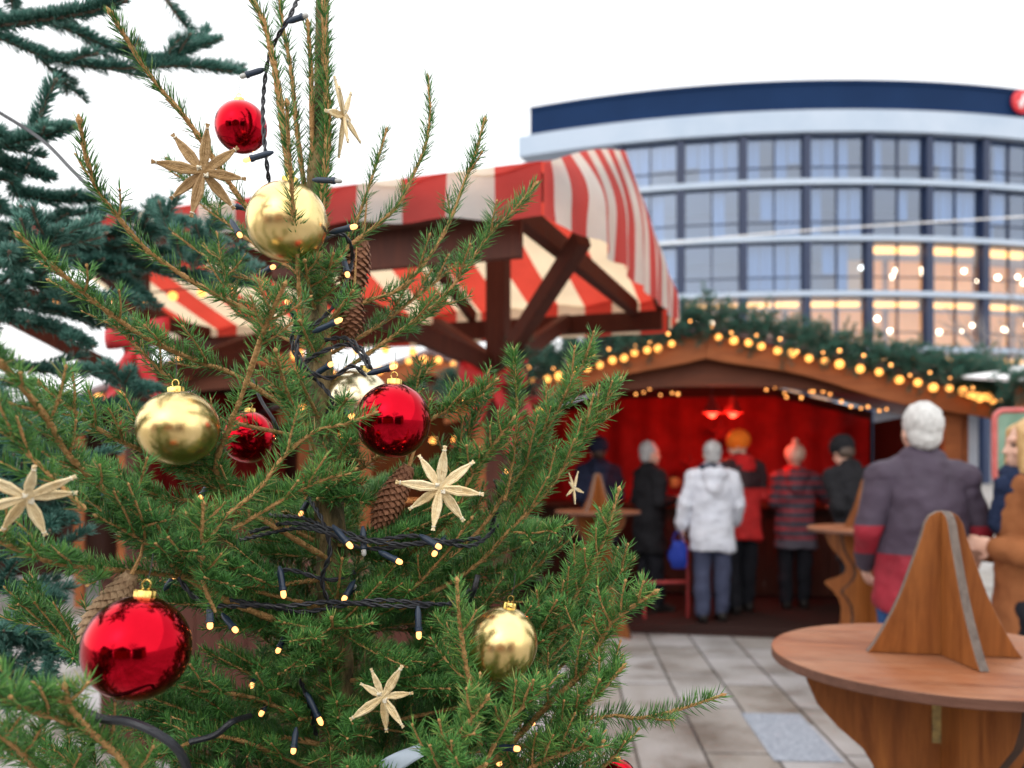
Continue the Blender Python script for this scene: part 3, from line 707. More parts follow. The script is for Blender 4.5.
p = sl_(-.60, D_/2, 0)
bow((p.x-.02, p.y-.09, 1.86), R(-8), .72, 'large red ribbon bow tied to the front of the awning post')
bow((p.x+.10, p.y+.02, 1.80), R(55), .65, 'red ribbon bow tied to the right side of the awning post')
p = sl_(-1.68, .10, 0); bow((p.x, p.y-.05, 1.96), R(-15), .62, 'red ribbon bow hung from the awning beam behind the fir twigs')
garland('fir_sprig', 'small fir sprig bound with red ribbon on the awning post', [(sl_(-.55, D_/2-.1, 0).x+.06, sl_(-.55, D_/2-.1, 0).y, z) for z in (1.98, 1.86, 1.76)], .06, 14, .12, seed=5)
light_row('globe_light_string', 'row of warm bulbs along the dark beam under the awning', [sl_(-3.2, .55, 2.30), sl_(-2.2, .55, 2.27), sl_(-1.3, .55, 2.30)], 12, .022, 'globe_bulb', jit=.01, cable=.004)
light_row('globe_light_string', 'row of warm bulbs under the far eave of the awning', [sl_(-2.4, D_-.1, 2.24), sl_(-1.5, D_-.1, 2.22), sl_(-.75, D_-.1, 2.24)], 10, .024, 'globe_bulb', jit=.01, cable=.004)
# stall with white canvas roof behind at the left
hut('timber_hut', (-2.75,8.9,0), R(14), 'middle distance timber hut glimpsed through the spruce below the left of the awning', 1.5, 2.1, 2.75, 2.2, True)
H3 = Vector((-2.75,8.9,0))
def h3_(x, y, z): return H3+Matrix.Rotation(R(14), 3, 'Z') @ Vector((x, y, z))
light_row('globe_light_string', 'row of warm bulbs along the gable of the hut glimpsed through the spruce', [h3_(-1.4,-.24,2.15), h3_(0,-.24,2.74), h3_(1.4,-.24,2.15)], 16, .04, 'globe_bulb')
ct3 = empty('serving_counter', h3_(0,.15,.03), R(14), 'plank serving counter of the hut glimpsed through the spruce', 'counter')
m = MB()
for i in range(12): m.box((-1.1+(i+.5)*2.2/12, 0, .45), (2.2/12-.006, .03, .9))
m.build('front_panel', 'hut_board_dark', ct3, smooth=False)
m = MB(); m.box((0,.05,.925), (2.3,.5,.05)); m.build('worktop', 'hut_board', ct3, smooth=False)
wt = empty('canvas_stall', (-6.3, 9.4, 0), R(12), 'stall with white canvas roof glimpsed through the fir at the left', 'stall')
m = MB(); m.add([(-1.8,-1.2,2.2),(1.8,-1.2,2.2),(1.8,1.2,2.2),(-1.8,1.2,2.2),(-.9,0,3.0),(.9,0,3.0)], [(0,1,5,4),(1,2,5),(2,3,4,5),(3,0,4)])
m.grid(lambda u, v: (-1.8+3.6*u, -1.22+.02*math.sin(u*40), 1.86+.34*v), 60, 2); m.build('canvas_roof', 'white_canvas', wt, smooth=False, solid=.01)
for x in (-1.7, 1.7):
    for y in (-1.1, 1.1): m = MB(); m.box((x, y, 1.1), (.09,.09,2.2)); m.build('post', 'hut_board', wt, smooth=False)
m = MB(); m.grid(lambda u, v: (-1.7+3.4*u, 1.1+.03*math.sin(u*60), .05+2.1*v), 60, 2); m.build('back_sheet', 'hut_wall', wt)
# stall at the right edge: sloping white awning with garland, framed mirror
rs = empty('canvas_stall', (4.35, 5.5, 0), R(-14), 'stall with sloping white awning cut off at the right edge', 'stall')
m = MB(); m.add([(-1.05,-.2,2.02),(1.2,-.2,2.3),(1.2,1.6,2.5),(-1.05,1.6,2.22)], [(0,1,2,3)]); m.build('canvas_roof', 'white_canvas', rs, smooth=False, solid=.02)
for x in (-.95, 1.1):
    for y in (-.1, 1.5): m = MB(); m.box((x, y, 1.0), (.10,.10,2.0)); m.build('post', 'hut_board', rs, smooth=False, bevel=.006)
m = MB()
for i in range(10): m.box((-.9+(i+.5)*.2, -.02, .48), (.194,.03,.96))
m.box((.08,.2,.98), (2.1,.55,.04)); m.build('counter', 'hut_board', rs, smooth=False)
garland('fir_garland', 'short fir garland hanging along the white awning at the right edge', [Vector((3.27,5.60,2.02)), Vector((3.8,5.45,1.98)), Vector((4.6,5.3,2.2))], .18, 90, seed=8)
mat('mirror_reflection', (.25,.38,.30), (.12,.22,.15), 5, .15, 0)  # green garland reflection painted into the base colour
mr_ = empty('framed_panel', P(1030, 447, 4.75), R(-12), 'panel with a painted green reflection in a rounded pinkish red frame behind the blonde woman', 'panel')
def rrect(w, h, r, n=6):
    return [(sx*(w-r)+r*math.cos(a), sz*(h-r)+r*math.sin(a)) for sx, sz, a0 in ((1,1,0),(-1,1,90),(-1,-1,180),(1,-1,270)) for a in [R(a0+90*i/n) for i in range(n+1)]]
m = MB(); o1 = rrect(.18,.205,.05); m.tube([(x,0,z) for x, z in o1]+[(o1[0][0],0,o1[0][1]),(o1[1][0],0,o1[1][1])], .016, 8); mat('frame_pink', (.55,.13,.12), (.45,.09,.08), 20, .45); m.build('frame', 'frame_pink', mr_)
m = MB(); m.prism(rrect(.178,.203,.05), .01); m.build('face', 'mirror_reflection', mr_, smooth=False)
m = MB(); m.box((0,.03,-.2-.6), (.06,.04,1.22)); m.box((0,.03,-1.39), (.34,.3,.03)); m.build('stand', 'hut_board', mr_, smooth=False)

# ---------------------------------------------------------------- plywood standing tables shaped like fir trees
HT = 1.04
up_prof = [(.162,0),(.146,.022),(.128,.055),(.108,.095),(.089,.14),(.072,.19),(.057,.235),(.046,.27),(.040,.295),(.030,.313),(.015,.322),(0,.324)]
lo_prof = [(.300,-.002),(.292,-.05),(.270,-.10),(.225,-.15),(.172,-.195),(.145,-.24),(.150,-.275),(.20,-.31),(.262,-.335),(.30,-.352),(.298,-.37),(.24,-.41),(.195,-.46),(.178,-.52),(.185,-.60),(.22,-.72),(.28,-.85),(.335,-.98),(.345,-1.058)]
def tree_table(loc, rz, label, skew=0):
    t = empty('standing_table', loc, rz, label, 'table', 'plywood standing tables')
    for k in range(2):
        rm = Matrix.Rotation(k*(PI/2+skew), 4, 'Z')
        a = MB(); o = [(-r, HT+z+.022) for r, z in up_prof]+[(r, HT+z+.022) for r, z in up_prof[::-1][1:]]
        o2 = [(-r, HT+z-.004) for r, z in lo_prof]+[(r, HT+z-.004) for r, z in lo_prof[::-1]]
        if k == 0:
            a.prism(o[::-1], .021, rm, 0, 1); a.prism(o2, .021, rm, 0, 2)
        else:           # the second panel is slotted: two halves butt against the first
            for s in (-1, 1):
                h1 = [(s*max(r, .011), HT+z+.022) for r, z in up_prof]+[(s*.011, HT+.022)]
                h2_ = [(s*r, HT+z-.004) for r, z in lo_prof]+[(s*.011, HT-1.062), (s*.011, HT-.006)]
                a.prism(h1 if s > 0 else h1[::-1], .021, rm, 0, 1); a.prism(h2_ if s < 0 else h2_[::-1], .021, rm, 0, 2)
        a.build('tree_panel', ['ply_panel', 'ply_edge', 'ply_edge3'], t, smooth=False, bevel=.002)
    for s in (0, 1):
        a = MB(); n = 40; r = .37
        ol = [(r*math.cos(PI*i/n), r*math.sin(PI*i/n)) for i in range(n+1)]
        ol = [(x, max(y, .0012)) for x, y in ol]
        a.prism(ol, .022, Matrix.Rotation(s*PI+R(-38), 4, 'Z') @ Matrix.Translation((0,0,HT+.010)) @ Matrix.Rotation(R(90), 4, 'X'), 0, 1)
        a.build('tabletop', ['ply_top', 'ply_edge2'], t, smooth=False, bevel=.003)
    for s in (-1, 1):
        b = MB(); b.box((s*.015, -.013, HT-.10), (.022, .004, .15)); b.build('hinge', 'brass', t, smooth=False)
wood('ply_edge3', (.035,.018,.012), (.07,.035,.022), 'Z', 10, .6)
wood('ply_edge2', (.10,.045,.03), (.17,.08,.055), 'X', 10, .6)
tree_table((.972,1.918,0), R(-11), 'large plywood standing table with tree shaped centre, nearest on the paving', R(13))
tree_table((.418*5.5,5.5,0), R(38), 'plywood standing table just left of the man in the purple jacket')
tree_table((.1*7.4,7.35,0), R(48), 'plywood standing table half hidden behind the spruce twigs by the hut')
# ---------------------------------------------------------------- people
mat('skin', (.68,.42,.32), (.58,.33,.24), 18, .5, .1)
mat('eye_dark', (.03,.025,.02), None, 10, .2)
def fabric(name, c1, c2=None, rough=.85, bump=.5, scale=5, bscale=9): return mat(name, c1, c2, scale, rough, bump, bscale, spec=.2)
fabric('black_wool', (.007,.007,.009), (.014,.014,.017)); fabric('navy_cloth', (.012,.017,.04), (.02,.026,.055)); fabric('white_coat', (.66,.69,.76), (.55,.58,.66), .7)
fabric('slate_trouser', (.045,.055,.10), (.065,.075,.13)); fabric('black_trouser', (.008,.009,.013), (.015,.016,.022)); fabric('jean_blue', (.02,.06,.17), (.03,.09,.24))
fabric('red_coat', (.58,.02,.02), (.42,.012,.015)); fabric('orange_knit', (.95,.24,.02), (.85,.16,.015), .95, .8, 30, 60); fabric('pale_knit', (.85,.62,.5), (.78,.52,.4), .95, .8, 30, 60)
fabric('brown_coat', (.32,.12,.045), (.22,.08,.03)); fabric('scarf_blue', (.010,.017,.045), (.018,.03,.07), .95, .8, 20, 40); fabric('bag_blue', (.012,.03,.24), (.02,.045,.32), .6)
fabric('shoe_dark', (.012,.011,.012), (.03,.025,.022), .5)
mat('hair_grey', (.26,.26,.27), (.48,.48,.48), 60, .6, .8, 90, stretch=(1,1,.3)); mat('hair_white', (.62,.62,.61), (.46,.46,.45), 60, .6, .9, 80, stretch=(1,1,.4)); mat('hair_blonde', (.62,.40,.17), (.42,.24,.09), 60, .45, .8, 90, stretch=(1,1,.12)); mat('hair_brown', (.03,.018,.012), (.07,.04,.025), 60, .5, .7, 90, stretch=(1,1,.3))
def zmat(name, stops, bands=0, band_c=(.5,.05,.04)):
    """cloth whose colour panels follow the garment's own height (object Z)"""
    m, nt, b = newmat(name); tc = node(nt, 'ShaderNodeTexCoord'); sp = node(nt, 'ShaderNodeSeparateXYZ'); nt.links.new(tc.outputs['Object'], sp.inputs[0])
    mr = node(nt, 'ShaderNodeMapRange', inp={'From Max': 2.0}); nt.links.new(sp.outputs['Z'], mr.inputs[0])
    r = ramp(nt, stops, 'CONSTANT'); nt.links.new(mr.outputs[0], r.inputs[0])
    n = node(nt, 'ShaderNodeTexNoise', inp={'Scale': 7., 'Detail': 5.}); nt.links.new(tc.outputs['Object'], n.inputs['Vector'])
    bp = node(nt, 'ShaderNodeBump', inp={'Strength': .6, 'Distance': .025}); nt.links.new(n.outputs['Fac'], bp.inputs['Height'])
    rr = ramp(nt, [(.3, (.75,.75,.75)), (.7, (1.1,1.1,1.1))]); nt.links.new(n.outputs['Fac'], rr.inputs[0])
    ml = node(nt, 'ShaderNodeMix', data_type='RGBA', blend_type='MULTIPLY'); ml.inputs['Factor'].default_value = 1; nt.links.new(r.outputs[0], ml.inputs['A']); nt.links.new(rr.outputs[0], ml.inputs['B'])
    nt.links.new(ml.outputs['Result'], b.inputs['Base Color']); nt.links.new(bp.outputs[0], b.inputs['Normal']); b.inputs['Roughness'].default_value = .75
    return m
zmat('mauve_jacket', [(0, (.26,.007,.022)), (.530, (.055,.038,.064))])
zmat('mauve_sleeve', [(0, (.055,.038,.064)), (.525, (.30,.008,.024)), (.595, (.055,.038,.064))])
pk = [(0, (.10,.09,.12))]
for i in range(9): pk += [(.34+i*.045, (.26,.035,.05)), (.36+i*.045, (.055,.052,.075))]
zmat('quilted_coat', pk); zmat('red_black_coat', [(0, (.60,.02,.02)), (.60, (.03,.008,.012))])
DG = None
def remeshed(mb, name, m, parent, vox, scale=1., sm=4, rough=0):
    o = mb.build(name, m, None); o.modifiers.new('r', 'REMESH').mode = 'VOXEL'; o.modifiers['r'].voxel_size = vox; o.modifiers['r'].use_smooth_shade = True
    s = o.modifiers.new('s', 'SMOOTH'); s.factor = .5; s.iterations = sm
    bpy.context.view_layer.update(); dg = bpy.context.evaluated_depsgraph_get()
    me = bpy.data.meshes.new_from_object(o.evaluated_get(dg)); me.name = name
    old = o.data; o.modifiers.clear(); o.data = me; bpy.data.meshes.remove(old)
    co_ = np.empty(len(me.vertices)*3, np.float32); me.vertices.foreach_get('co', co_); co_ = co_.reshape(-1, 3)
    if rough:
        nn = np.empty(len(me.vertices)*3, np.float32); me.vertices.foreach_get('normal', nn); nn = nn.reshape(-1, 3)
        d = np.array([noise.fractal(Vector(c)*rough[1], 1.0, 2.0, 3) for c in co_]); co_ = co_+nn*(d*rough[0]+rough[0]*.35)[:, None]
    me.vertices.foreach_set('co', (co_*scale).astype(np.float32).ravel()); 
    if not me.materials: me.materials.append(M[m])
    me.polygons.foreach_set('use_smooth', np.ones(len(me.polygons), bool)); me.update()
    o.parent = parent
    return o
def hand(b, wr, d, side, curl=.6, palm=None):
    """palm, four curled fingers and a thumb in the body mesh; d is the way the hand points"""
    d = Vector(d).normalized(); pn = Vector(palm) if palm else Vector((-side,0,0)); pn = (pn-d*pn.dot(d)).normalized(); ac = d.cross(pn)*(1 if side < 0 else -1)
    wr = Vector(wr); pc = wr+d*.055
    b.ball(pc, (.042,.018,.05), 14, 10, mtx=Matrix((ac, pn, d)).transposed())
    for i, L in enumerate((.072,.082,.077,.062)):
        p = wr+d*.092+ac*(.030-.020*i); dd = d.copy(); r = .0095
        for j, f in enumerate((.45,.3,.25)):
            dd = (dd*math.cos(curl*(.5+.4*j))+pn*math.sin(curl*(.5+.4*j))).normalized(); q = p+dd*L*f; b.cap(p, q, r, r*.93, 8); p = q; r *= .93
    p = wr+d*.03+ac*.036; q = p+(d*.6+ac*.7+pn*.25).normalized()*.035; b.cap(p, q, .012, .0105, 8); b.cap(q, q+(d*.85+ac*.1+pn*.5).normalized()*.030, .0105, .009, 8)
def person(label, loc, rz, hgt, arms, jacket, trousers, hair=None, hat=None, coat_hem=.80, hood=False, scarf=None, head_yaw=0, head_pitch=0, stance=.0, width=1., group=None, long_hair=False, sleeve=None, lean=0, vox=.0095, hairlen=0, pom=False):
    k = hgt/1.76
    t = empty('person', loc, rz, label, 'person', group)
    b = MB()
    hipz = .93; hx = .092
    feet = [(-.10-stance*.3, -.03, 0), (.10+stance*.3, .05, 0)]
    ch = Vector((0, lean*.35, 0)); sh = Vector((0, lean*.5, 0)); hd = Vector((0, lean*.7, 0))
    # torso, neck
    b.ball((0,-.005,.97), (.155,.105,.13)); b.ball(ch*.5+Vector((0,0,1.12)), (.140,.098,.17)); b.ball(ch+Vector((0,-.005,1.30)), (.165,.108,.17)); b.cap(sh+Vector((-.14,-.01,1.41)), sh+Vector((.14,-.01,1.41)), .052,.052)
    HM = Matrix.Translation(hd+Vector((0,.005,1.535))) @ Matrix.Rotation(head_yaw, 4, 'Z') @ Matrix.Rotation(head_pitch, 4, 'X') @ Matrix.Translation((0,0,-1.535))
    h3 = HM.to_3x3(); hp = lambda x, y, z: HM @ Vector((x, y, z))
    b.cap(sh+Vector((0,-.012,1.43)), hp(0,-.008,1.58), .060,.052)
    b.ball(hp(0,-.012,1.665), (.077,.095,.098), mtx=h3); b.ball(hp(0,.022,1.600), (.062,.070,.085), mtx=h3); b.cap(hp(0,.062,1.548), hp(0,.066,1.548), .024,.022)
    b.cap(hp(0,.088,1.650), hp(0,.106,1.607), .008,.0115, 10); b.cap(hp(-.034,.078,1.664), hp(.034,.078,1.664), .014,.014, 10)
    for s in (-1, 1):
        b.ball(hp(s*.079,-.008,1.625), (.010,.020,.033), 10, 8, mtx=h3); b.ball(hp(s*.036,.062,1.605), (.026,.026,.026), 10, 8)
    b.cap(hp(-.019,.086,1.573), hp(.019,.086,1.573), .009,.009, 8); b.cap(hp(-.015,.083,1.560), hp(.015,.083,1.560), .009,.009, 8)
    # arms and hands, legs
    for s, (el, wr) in zip((-1, 1), arms):
        S0 = sh+Vector((s*.165*width, -.01, 1.40)); el, wr = Vector(el), Vector(wr)
        b.cap(S0, el, .042,.034); b.cap(el, wr, .034,.026); hand(b, wr, wr-el, s, .7)
    for f, s in zip(feet, (-1, 1)):
        f = Vector(f); kn = Vector((s*.098, .02, .50))
        b.cap((s*hx, 0, .90), kn, .088,.056); b.cap(kn, f+Vector((0,-.01,.09)), .056,.036); b.cap(f+Vector((0,-.035,.035)), f+Vector((0,.12,.028)), .034,.026)
    remeshed(b, 'body', 'skin', t, vox, k)
    e = MB()
    for s in (-1, 1): e.ball(hp(s*.031,.0775,1.642)*k, .0095*k, 10, 8)
    e.build('eyes', 'eye_dark', t)
    # garments
    j = MB(); wd = width
    prof = [(1.515,.082,.080),(1.49,.12*wd,.092),(1.455,.165*wd,.108),(1.39,.195*wd,.128),(1.25,.195*wd,.145),(1.10,.185*wd,.140),(.98,.195*wd,.145),(coat_hem,.205*wd+.03*(.9-coat_hem),.155)]
    n = 28; vs = []
    for z, rx, ry in prof:
        f = (z-.9)/.55; oy = lean*.45*max(0, f)
        vs += [(rx*math.cos(2*PI*i/n), oy+ry*math.sin(2*PI*i/n), z) for i in range(n)]
    fs = [(i*n+q, (i+1)*n+q, (i+1)*n+(q+1) % n, i*n+(q+1) % n) for i in range(len(prof)-1) for q in range(n)]
    fs += [tuple(range(n)), tuple((len(prof)-1)*n+q for q in range(n-1, -1, -1))]
    j.add(vs, fs)
    j.cap(sh+Vector((-.03,-.012,1.49)), sh+Vector((.03,-.012,1.49)), .068,.068); j.cap(sh+Vector((-.165*wd,-.01,1.415)), sh+Vector((.165*wd,-.01,1.415)), .082,.082)
    sleeves = MB() if sleeve else j
    for s, (el, wr) in zip((-1, 1), arms):
        S0 = sh+Vector((s*.168*wd, -.01, 1.405)); el, wr = Vector(el), Vector(wr)
        sleeves.cap(S0, el, .078,.062); sleeves.cap(el, wr-(wr-el).normalized()*.015, .060,.047)
    if hood: j.ball(sh+Vector((0,-.10,1.44)), (.125,.085,.075)); j.ball(sh+Vector((0,-.135,1.36)), (.085,.05,.09))
    remeshed(j, 'jacket', jacket, t, .013, k, 3, (.024, 6.5))
    if sleeve: remeshed(sleeves, 'sleeves', sleeve, t, .012, k, 3, (.010, 9))
    l = MB()
    l.ball((0,-.005,.95), (.170,.130,.14))
    for f, s in zip(feet, (-1, 1)):
        f = Vector(f); kn = Vector((s*.10, .018, .50)); l.cap((s*hx, 0, .88), kn, .103,.080); l.cap(kn, f+Vector((0,-.012,.10)), .080,.068)
    remeshed(l, 'trousers', trousers, t, .013, k, 3, (.012, 8))
    for f in feet:
        f = Vector(f); q = MB(); q.cap(f+Vector((0,-.045,.052)), f+Vector((0,.05,.062)), .052,.050); q.cap(f+Vector((0,.05,.045)), f+Vector((0,.15,.036)), .047,.036); q.box(f+Vector((0,.05,.010)), (.08,.25,.02))
        remeshed(q, 'shoe', 'shoe_dark', t, .009, k, 2)
    if hair:
        q = MB(); q.ball(hp(0,-.026,1.678), (.088,.097,.102), mtx=h3); q.ball(hp(0,-.052,1.62), (.076,.062,.075), mtx=h3)
        if long_hair:
            for s in (-1, 1): q.cap(hp(s*.058,.026,1.70), hp(s*.080,.028,1.53), .046,.044); q.cap(hp(s*.076,.012,1.53), hp(s*.075,.045,1.40), .038,.022)
            q.cap(hp(0,-.07,1.62), hp(0,-.085,1.44), .062,.045)
        remeshed(q, 'hair', hair, t, .008, k, 2, (.005, 30))
    if hat:
        q = MB(); q.ball(hp(0,-.015,1.69), (.108,.118,.108), mtx=h3); q.lathe([(.088,1.655),(.100,1.66),(.100,1.70),(.09,1.705)], 24, 0, HM @ Matrix.Translation((0,-.012,0)) @ Matrix.Diagonal((1,1.1,1,1)))
        remeshed(q, 'hat', hat, t, .009, k, 2, (.004, 40))
        if pom:
            q = MB(); q.ball(hp(0,-.02,1.818)*k, .036*k, 14, 9); q.build('pompom', hat, t)
    if scarf:
        q = MB()
        for i in range(3):
            a = [Vector((.088*math.cos(x)*(1+.1*i), -.005+.092*math.sin(x)*(1+.1*i), 1.505-.042*i+.012*math.sin(x*2+i)))+sh for x in np.linspace(0, 2*PI, 25)]; q.tube(a, .036, 10)
        q.cap(sh+Vector((-.04,.115,1.45)), sh+Vector((-.05,.140,1.26)), .045,.038)
        remeshed(q, 'scarf', scarf, t, .010, k, 2, (.012, 16))
    return t
def at(px, Y, z=0): return ((px-512)/F*Y, Y, z)
hang = [((-.25,-.02,1.15), (-.25,.06,.92)), ((.25,-.02,1.15), (.25,.06,.92))]
hold = [((-.24,-.02,1.15), (-.10,.24,1.16)), ((.24,-.02,1.15), (.10,.24,1.16))]
DZ = .03
person('grey haired person in a white hooded jacket and slate trousers standing with back turned', at(712,7.75,DZ), R(-2), 1.63, [((-.27,-.01,1.15), (-.285,.05,.92)), ((.26,-.02,1.15), (.235,.10,.95))], 'white_coat', 'slate_trouser', 'hair_grey', coat_hem=.70, hood=True, scarf='navy_cloth', width=1.06)
person('grey haired man in a long black coat in profile facing right at the red hut', at(650,8.3,DZ), R(-68), 1.64, hold, 'black_wool', 'black_trouser', 'hair_grey', coat_hem=.62, head_yaw=R(-12))
person('person in a bright orange knit hat and red and black jacket beside the white jacket', at(741,8.2,DZ), R(20), 1.73, hold, 'red_black_coat', 'black_trouser', None, 'orange_knit', coat_hem=.72, scarf='red_coat', head_yaw=R(45), head_pitch=R(-14))
person('person in a pale bobble hat and striped quilted coat reaching out with the right arm', at(795,8.45,DZ), R(-8), 1.60, [((-.24,-.02,1.15), (-.14,.22,1.12)), ((.30,.10,1.24), (.40,.30,1.16))], 'quilted_coat', 'black_trouser', None, 'pale_knit', coat_hem=.66, hood=True, scarf='red_coat', width=1.05, pom=True)
person('person in a black cap and black coat standing nearest the man in the mauve jacket', at(862,6.9,DZ), R(14), 1.66, hold, 'black_wool', 'black_trouser', 'hair_brown', 'black_wool', coat_hem=.70, lean=.32, head_pitch=R(-25), width=1.1)
person('person in a navy hooded coat standing behind the half hidden table', at(598,8.7,DZ), R(15), 1.68, hold, 'navy_cloth', 'black_trouser', 'hair_brown', 'navy_cloth', coat_hem=.66, hood=True)
person('white haired man in a mauve jacket with red hem seen from behind', at(921,4.0), R(-4), 1.755, [((-.255,-.02,1.17), (-.20,.17,.99)), ((.255,-.02,1.17), (.21,.18,1.02))], 'mauve_jacket', 'jean_blue', 'hair_white', coat_hem=.80, width=1.03, sleeve='mauve_sleeve')
person('blonde woman in a brown coat and dark blue scarf at the right edge', at(1030,3.8), R(72), 1.68, [((-.22,-.02,1.15), (-.10,.16,1.17)), ((.22,.02,1.15), (.10,.18,1.12))], 'brown_coat', 'black_trouser', 'hair_blonde', coat_hem=.42, scarf='scarf_blue', long_hair=True, head_yaw=R(8), vox=.008, width=.88)
# what they hold
mat('mug_glaze', (.80,.22,.06), (.7,.15,.04), 8, .25)
def mug(p, label):
    o = MB(); o.lathe([(.0,0),(.034,0),(.038,.01),(.040,.09),(.036,.09),(.033,.012),(0,.012)], 20); q = tag(o.build('mug', 'mug_glaze', None, loc=p), label, 'mug')
    h = MB(); h.tube([(.038+.026*math.sin(a), 0, .045-.030*math.cos(a)) for a in np.linspace(.05, PI-.05, 12)], .005, 8); h.build('handle', 'mug_glaze', q)
mug(P(674,487,8.25), 'orange mug held by the man in the black coat')
b_ = empty('carrier_bag', P(678,556,7.78), 0, 'bright blue carrier bag hanging from the white jacket hand', 'bag'); m = MB()
m.grid(lambda u, v: ((.060+.030*math.sin(v*PI))*math.cos(u*2*PI)*(1-.25*v**3)+.008*math.sin(v*9+u*14), (.03+.03*math.sin(v*PI))*math.sin(u*2*PI)+.006*math.sin(u*31), -.11+.25*v), 32, 14); m.build('sack', 'bag_blue', b_)
m = MB(); m.tube([(-.05,0,.14),(-.02,0,.22),(.02,0,.22),(.05,0,.14)], .006, 6); m.build('handles', 'bag_blue', b_)
# ---------------------------------------------------------------- decorated spruce
TY = .95
KEEP = []                                                            # places of the ornaments: procedural twigs in front of them are left out
def bauble(px, py, d, Y, matn, label, tilt=(0,0), squash=1., thread=True):
    r = d/2*S(Y); p = P(px, py, Y); KEEP.append((px, py, d/2, Y-r))
    m = MB(); m.ball((0,0,0), (r,r,r*squash), 64, 40); o = m.build('bauble', matn, None, loc=p, smooth='all'); o.rotation_euler = (R(tilt[0]), R(tilt[1]), 0)
    tag(o, label, 'bauble', 'glass baubles on the spruce')
    c = MB(); q = r*squash; n = 40; prof = [(r*.20,q*.95),(r*.20,q*1.08),(r*.185,q*1.11),(r*.10,q*1.125),(0.0005,q*1.13)]
    c.lathe([(0.0005,q*.94)]+prof, n)
    vs = c.v; 
    for i, v in enumerate(vs):
        rr = math.hypot(v[0], v[1]); a = math.atan2(v[1], v[0])
        if rr > r*.15: k = 1+.05*math.cos(a*10); vs[i] = (v[0]*k, v[1]*k, v[2]-(r*.02*abs(math.cos(a*5)) if v[2] < q else 0))
    c.build('cap', 'gold_cap', o)
    l = MB(); l.tube([(r*.085*math.sin(a), 0, q*1.13+r*.08-r*.10*math.cos(a)) for a in np.linspace(.1, 2*PI-.1, 18)], r*.016, 6); l.build('wire_loop', 'gold_cap', o)
    if thread: l = MB(); l.tube([(0,0,q*1.13+r*.14),(.001,.002,q*1.13+r*.14+.010),(0,.004,q*1.13+r*.14+.022)], .0003, 5); l.build('thread', 'cable_black', o)
    return o
bauble(137, 648, 104, .66, 'red_gloss', 'largest shiny red bauble low on the spruce at the left', (-6,6))
bauble(393, 420.5, 75, .84, 'red_gloss', 'shiny red bauble in the middle of the spruce right of the trunk', (-4,1))
bauble(241, 127, 51, 1.02, 'red_gloss', 'red bauble near the top beside the hanging black cable', (0,-4))
bauble(248, 437, 52, 1.0, 'red_gloss', 'dark red bauble half buried behind twigs left of the trunk', (0,4))
bauble(617, 779, 40, .9, 'red_gloss', 'red bauble just peeping in at the bottom edge of the spruce')
bauble(287, 222, 80, .87, 'gold_gloss', 'matt gold bauble high on the trunk behind an upright twig', (0,4))
bauble(178, 428, 80, .80, 'gold_gloss', 'gold bauble resting on the left twigs near a straw star', (-5,-5), .93)
bauble(358, 402, 66, .96, 'champagne_gloss', 'pale champagne bauble half hidden behind the middle red bauble', (0,14))
bauble(503, 644, 69, .80, 'gold_gloss', 'gold bauble low on the right side of the spruce', (-4,10), 1.09)

def star(px, py, rpx, Y, matn, label, rot=(0,0,0), n=8, a0=0, lens=None, tiltv=.25):
    p = P(px, py, Y); r = rpx*S(Y); KEEP.append((px, py, rpx*.75, Y-.01))
    o = empty('straw_star', p, 0, label, 'straw star', 'straw stars on the spruce', rot=[R(x) for x in rot])
    rd = random.Random(int(px*7+py))
    for i in range(n):
        a = a0+2*PI*i/n+rd.uniform(-.10, .10); L = r*(lens[i % len(lens)] if lens else 1)*rd.uniform(.9, 1.06)
        d = Vector((math.sin(a), (.16 if i % 2 else -.16)+rd.uniform(-.1, .1), math.cos(a))).normalized(); sd_ = d.cross(Vector((0,1,0))).normalized(); nn = sd_.cross(d)
        m = MB()
        for q in (-1, -.4, .4, 1):                                         # each ray is a bundle of split straws pinched at the tip
            pr = [(0,.0,.03),(.15,.06,.034),(.42,.115,.036),(.68,.08,.030),(.88,.018,.022),(.93,.012,.02),(1.0,.045,.02)]
            pts = [d*L*t+sd_*(q*w_*L*.74)+nn*(.03*L*(1-abs(q))) for t, w_, h_ in pr]
            m.tube(pts, [h_*L*1.12 for t, w_, h_ in pr], 6)
        m.tube([d*L*.895, d*L*.915], [.05*L,.05*L], 8, 1)
        m.build('ray', [matn, 'straw_thread'], o)
    m = MB()
    for k in range(4): m.tube([Vector((.11*r*math.cos(x+k), .10*r*math.sin(x*2+k)-.0, .11*r*math.sin(x+k*.4))) for x in np.linspace(0, 2*PI, 14)], .0007, 5)
    m.build('binding', 'straw_thread', o)
star(440, 488, 43, .80, 'straw', 'large pale straw star below the middle red bauble', (6,4,10), 8, .1)
star(383, 697, 42, .80, 'straw', 'straw star low on the spruce left of the low gold bauble', (0,0,-18), 7, .55, lens=(.95,.8,.85,1,1.0,.75,.8))
star(27, 497, 50, .62, 'straw', 'pale straw star at the left edge turned partly sideways', (35,0,50), 7, .75)
star(203, 172, 46, .80, 'straw_aged', 'brown weathered straw star high on the left of the trunk', (4,0,12), 8, .15)
star(344, 116, 38, .93, 'straw', 'straw star seen edge on right of the tree top', (0,10,84), 8, .3)
star(574, 488, 17, 1.0, 'straw', 'small straw star peeping out behind the right twigs', (0,10,60), 8, .2)

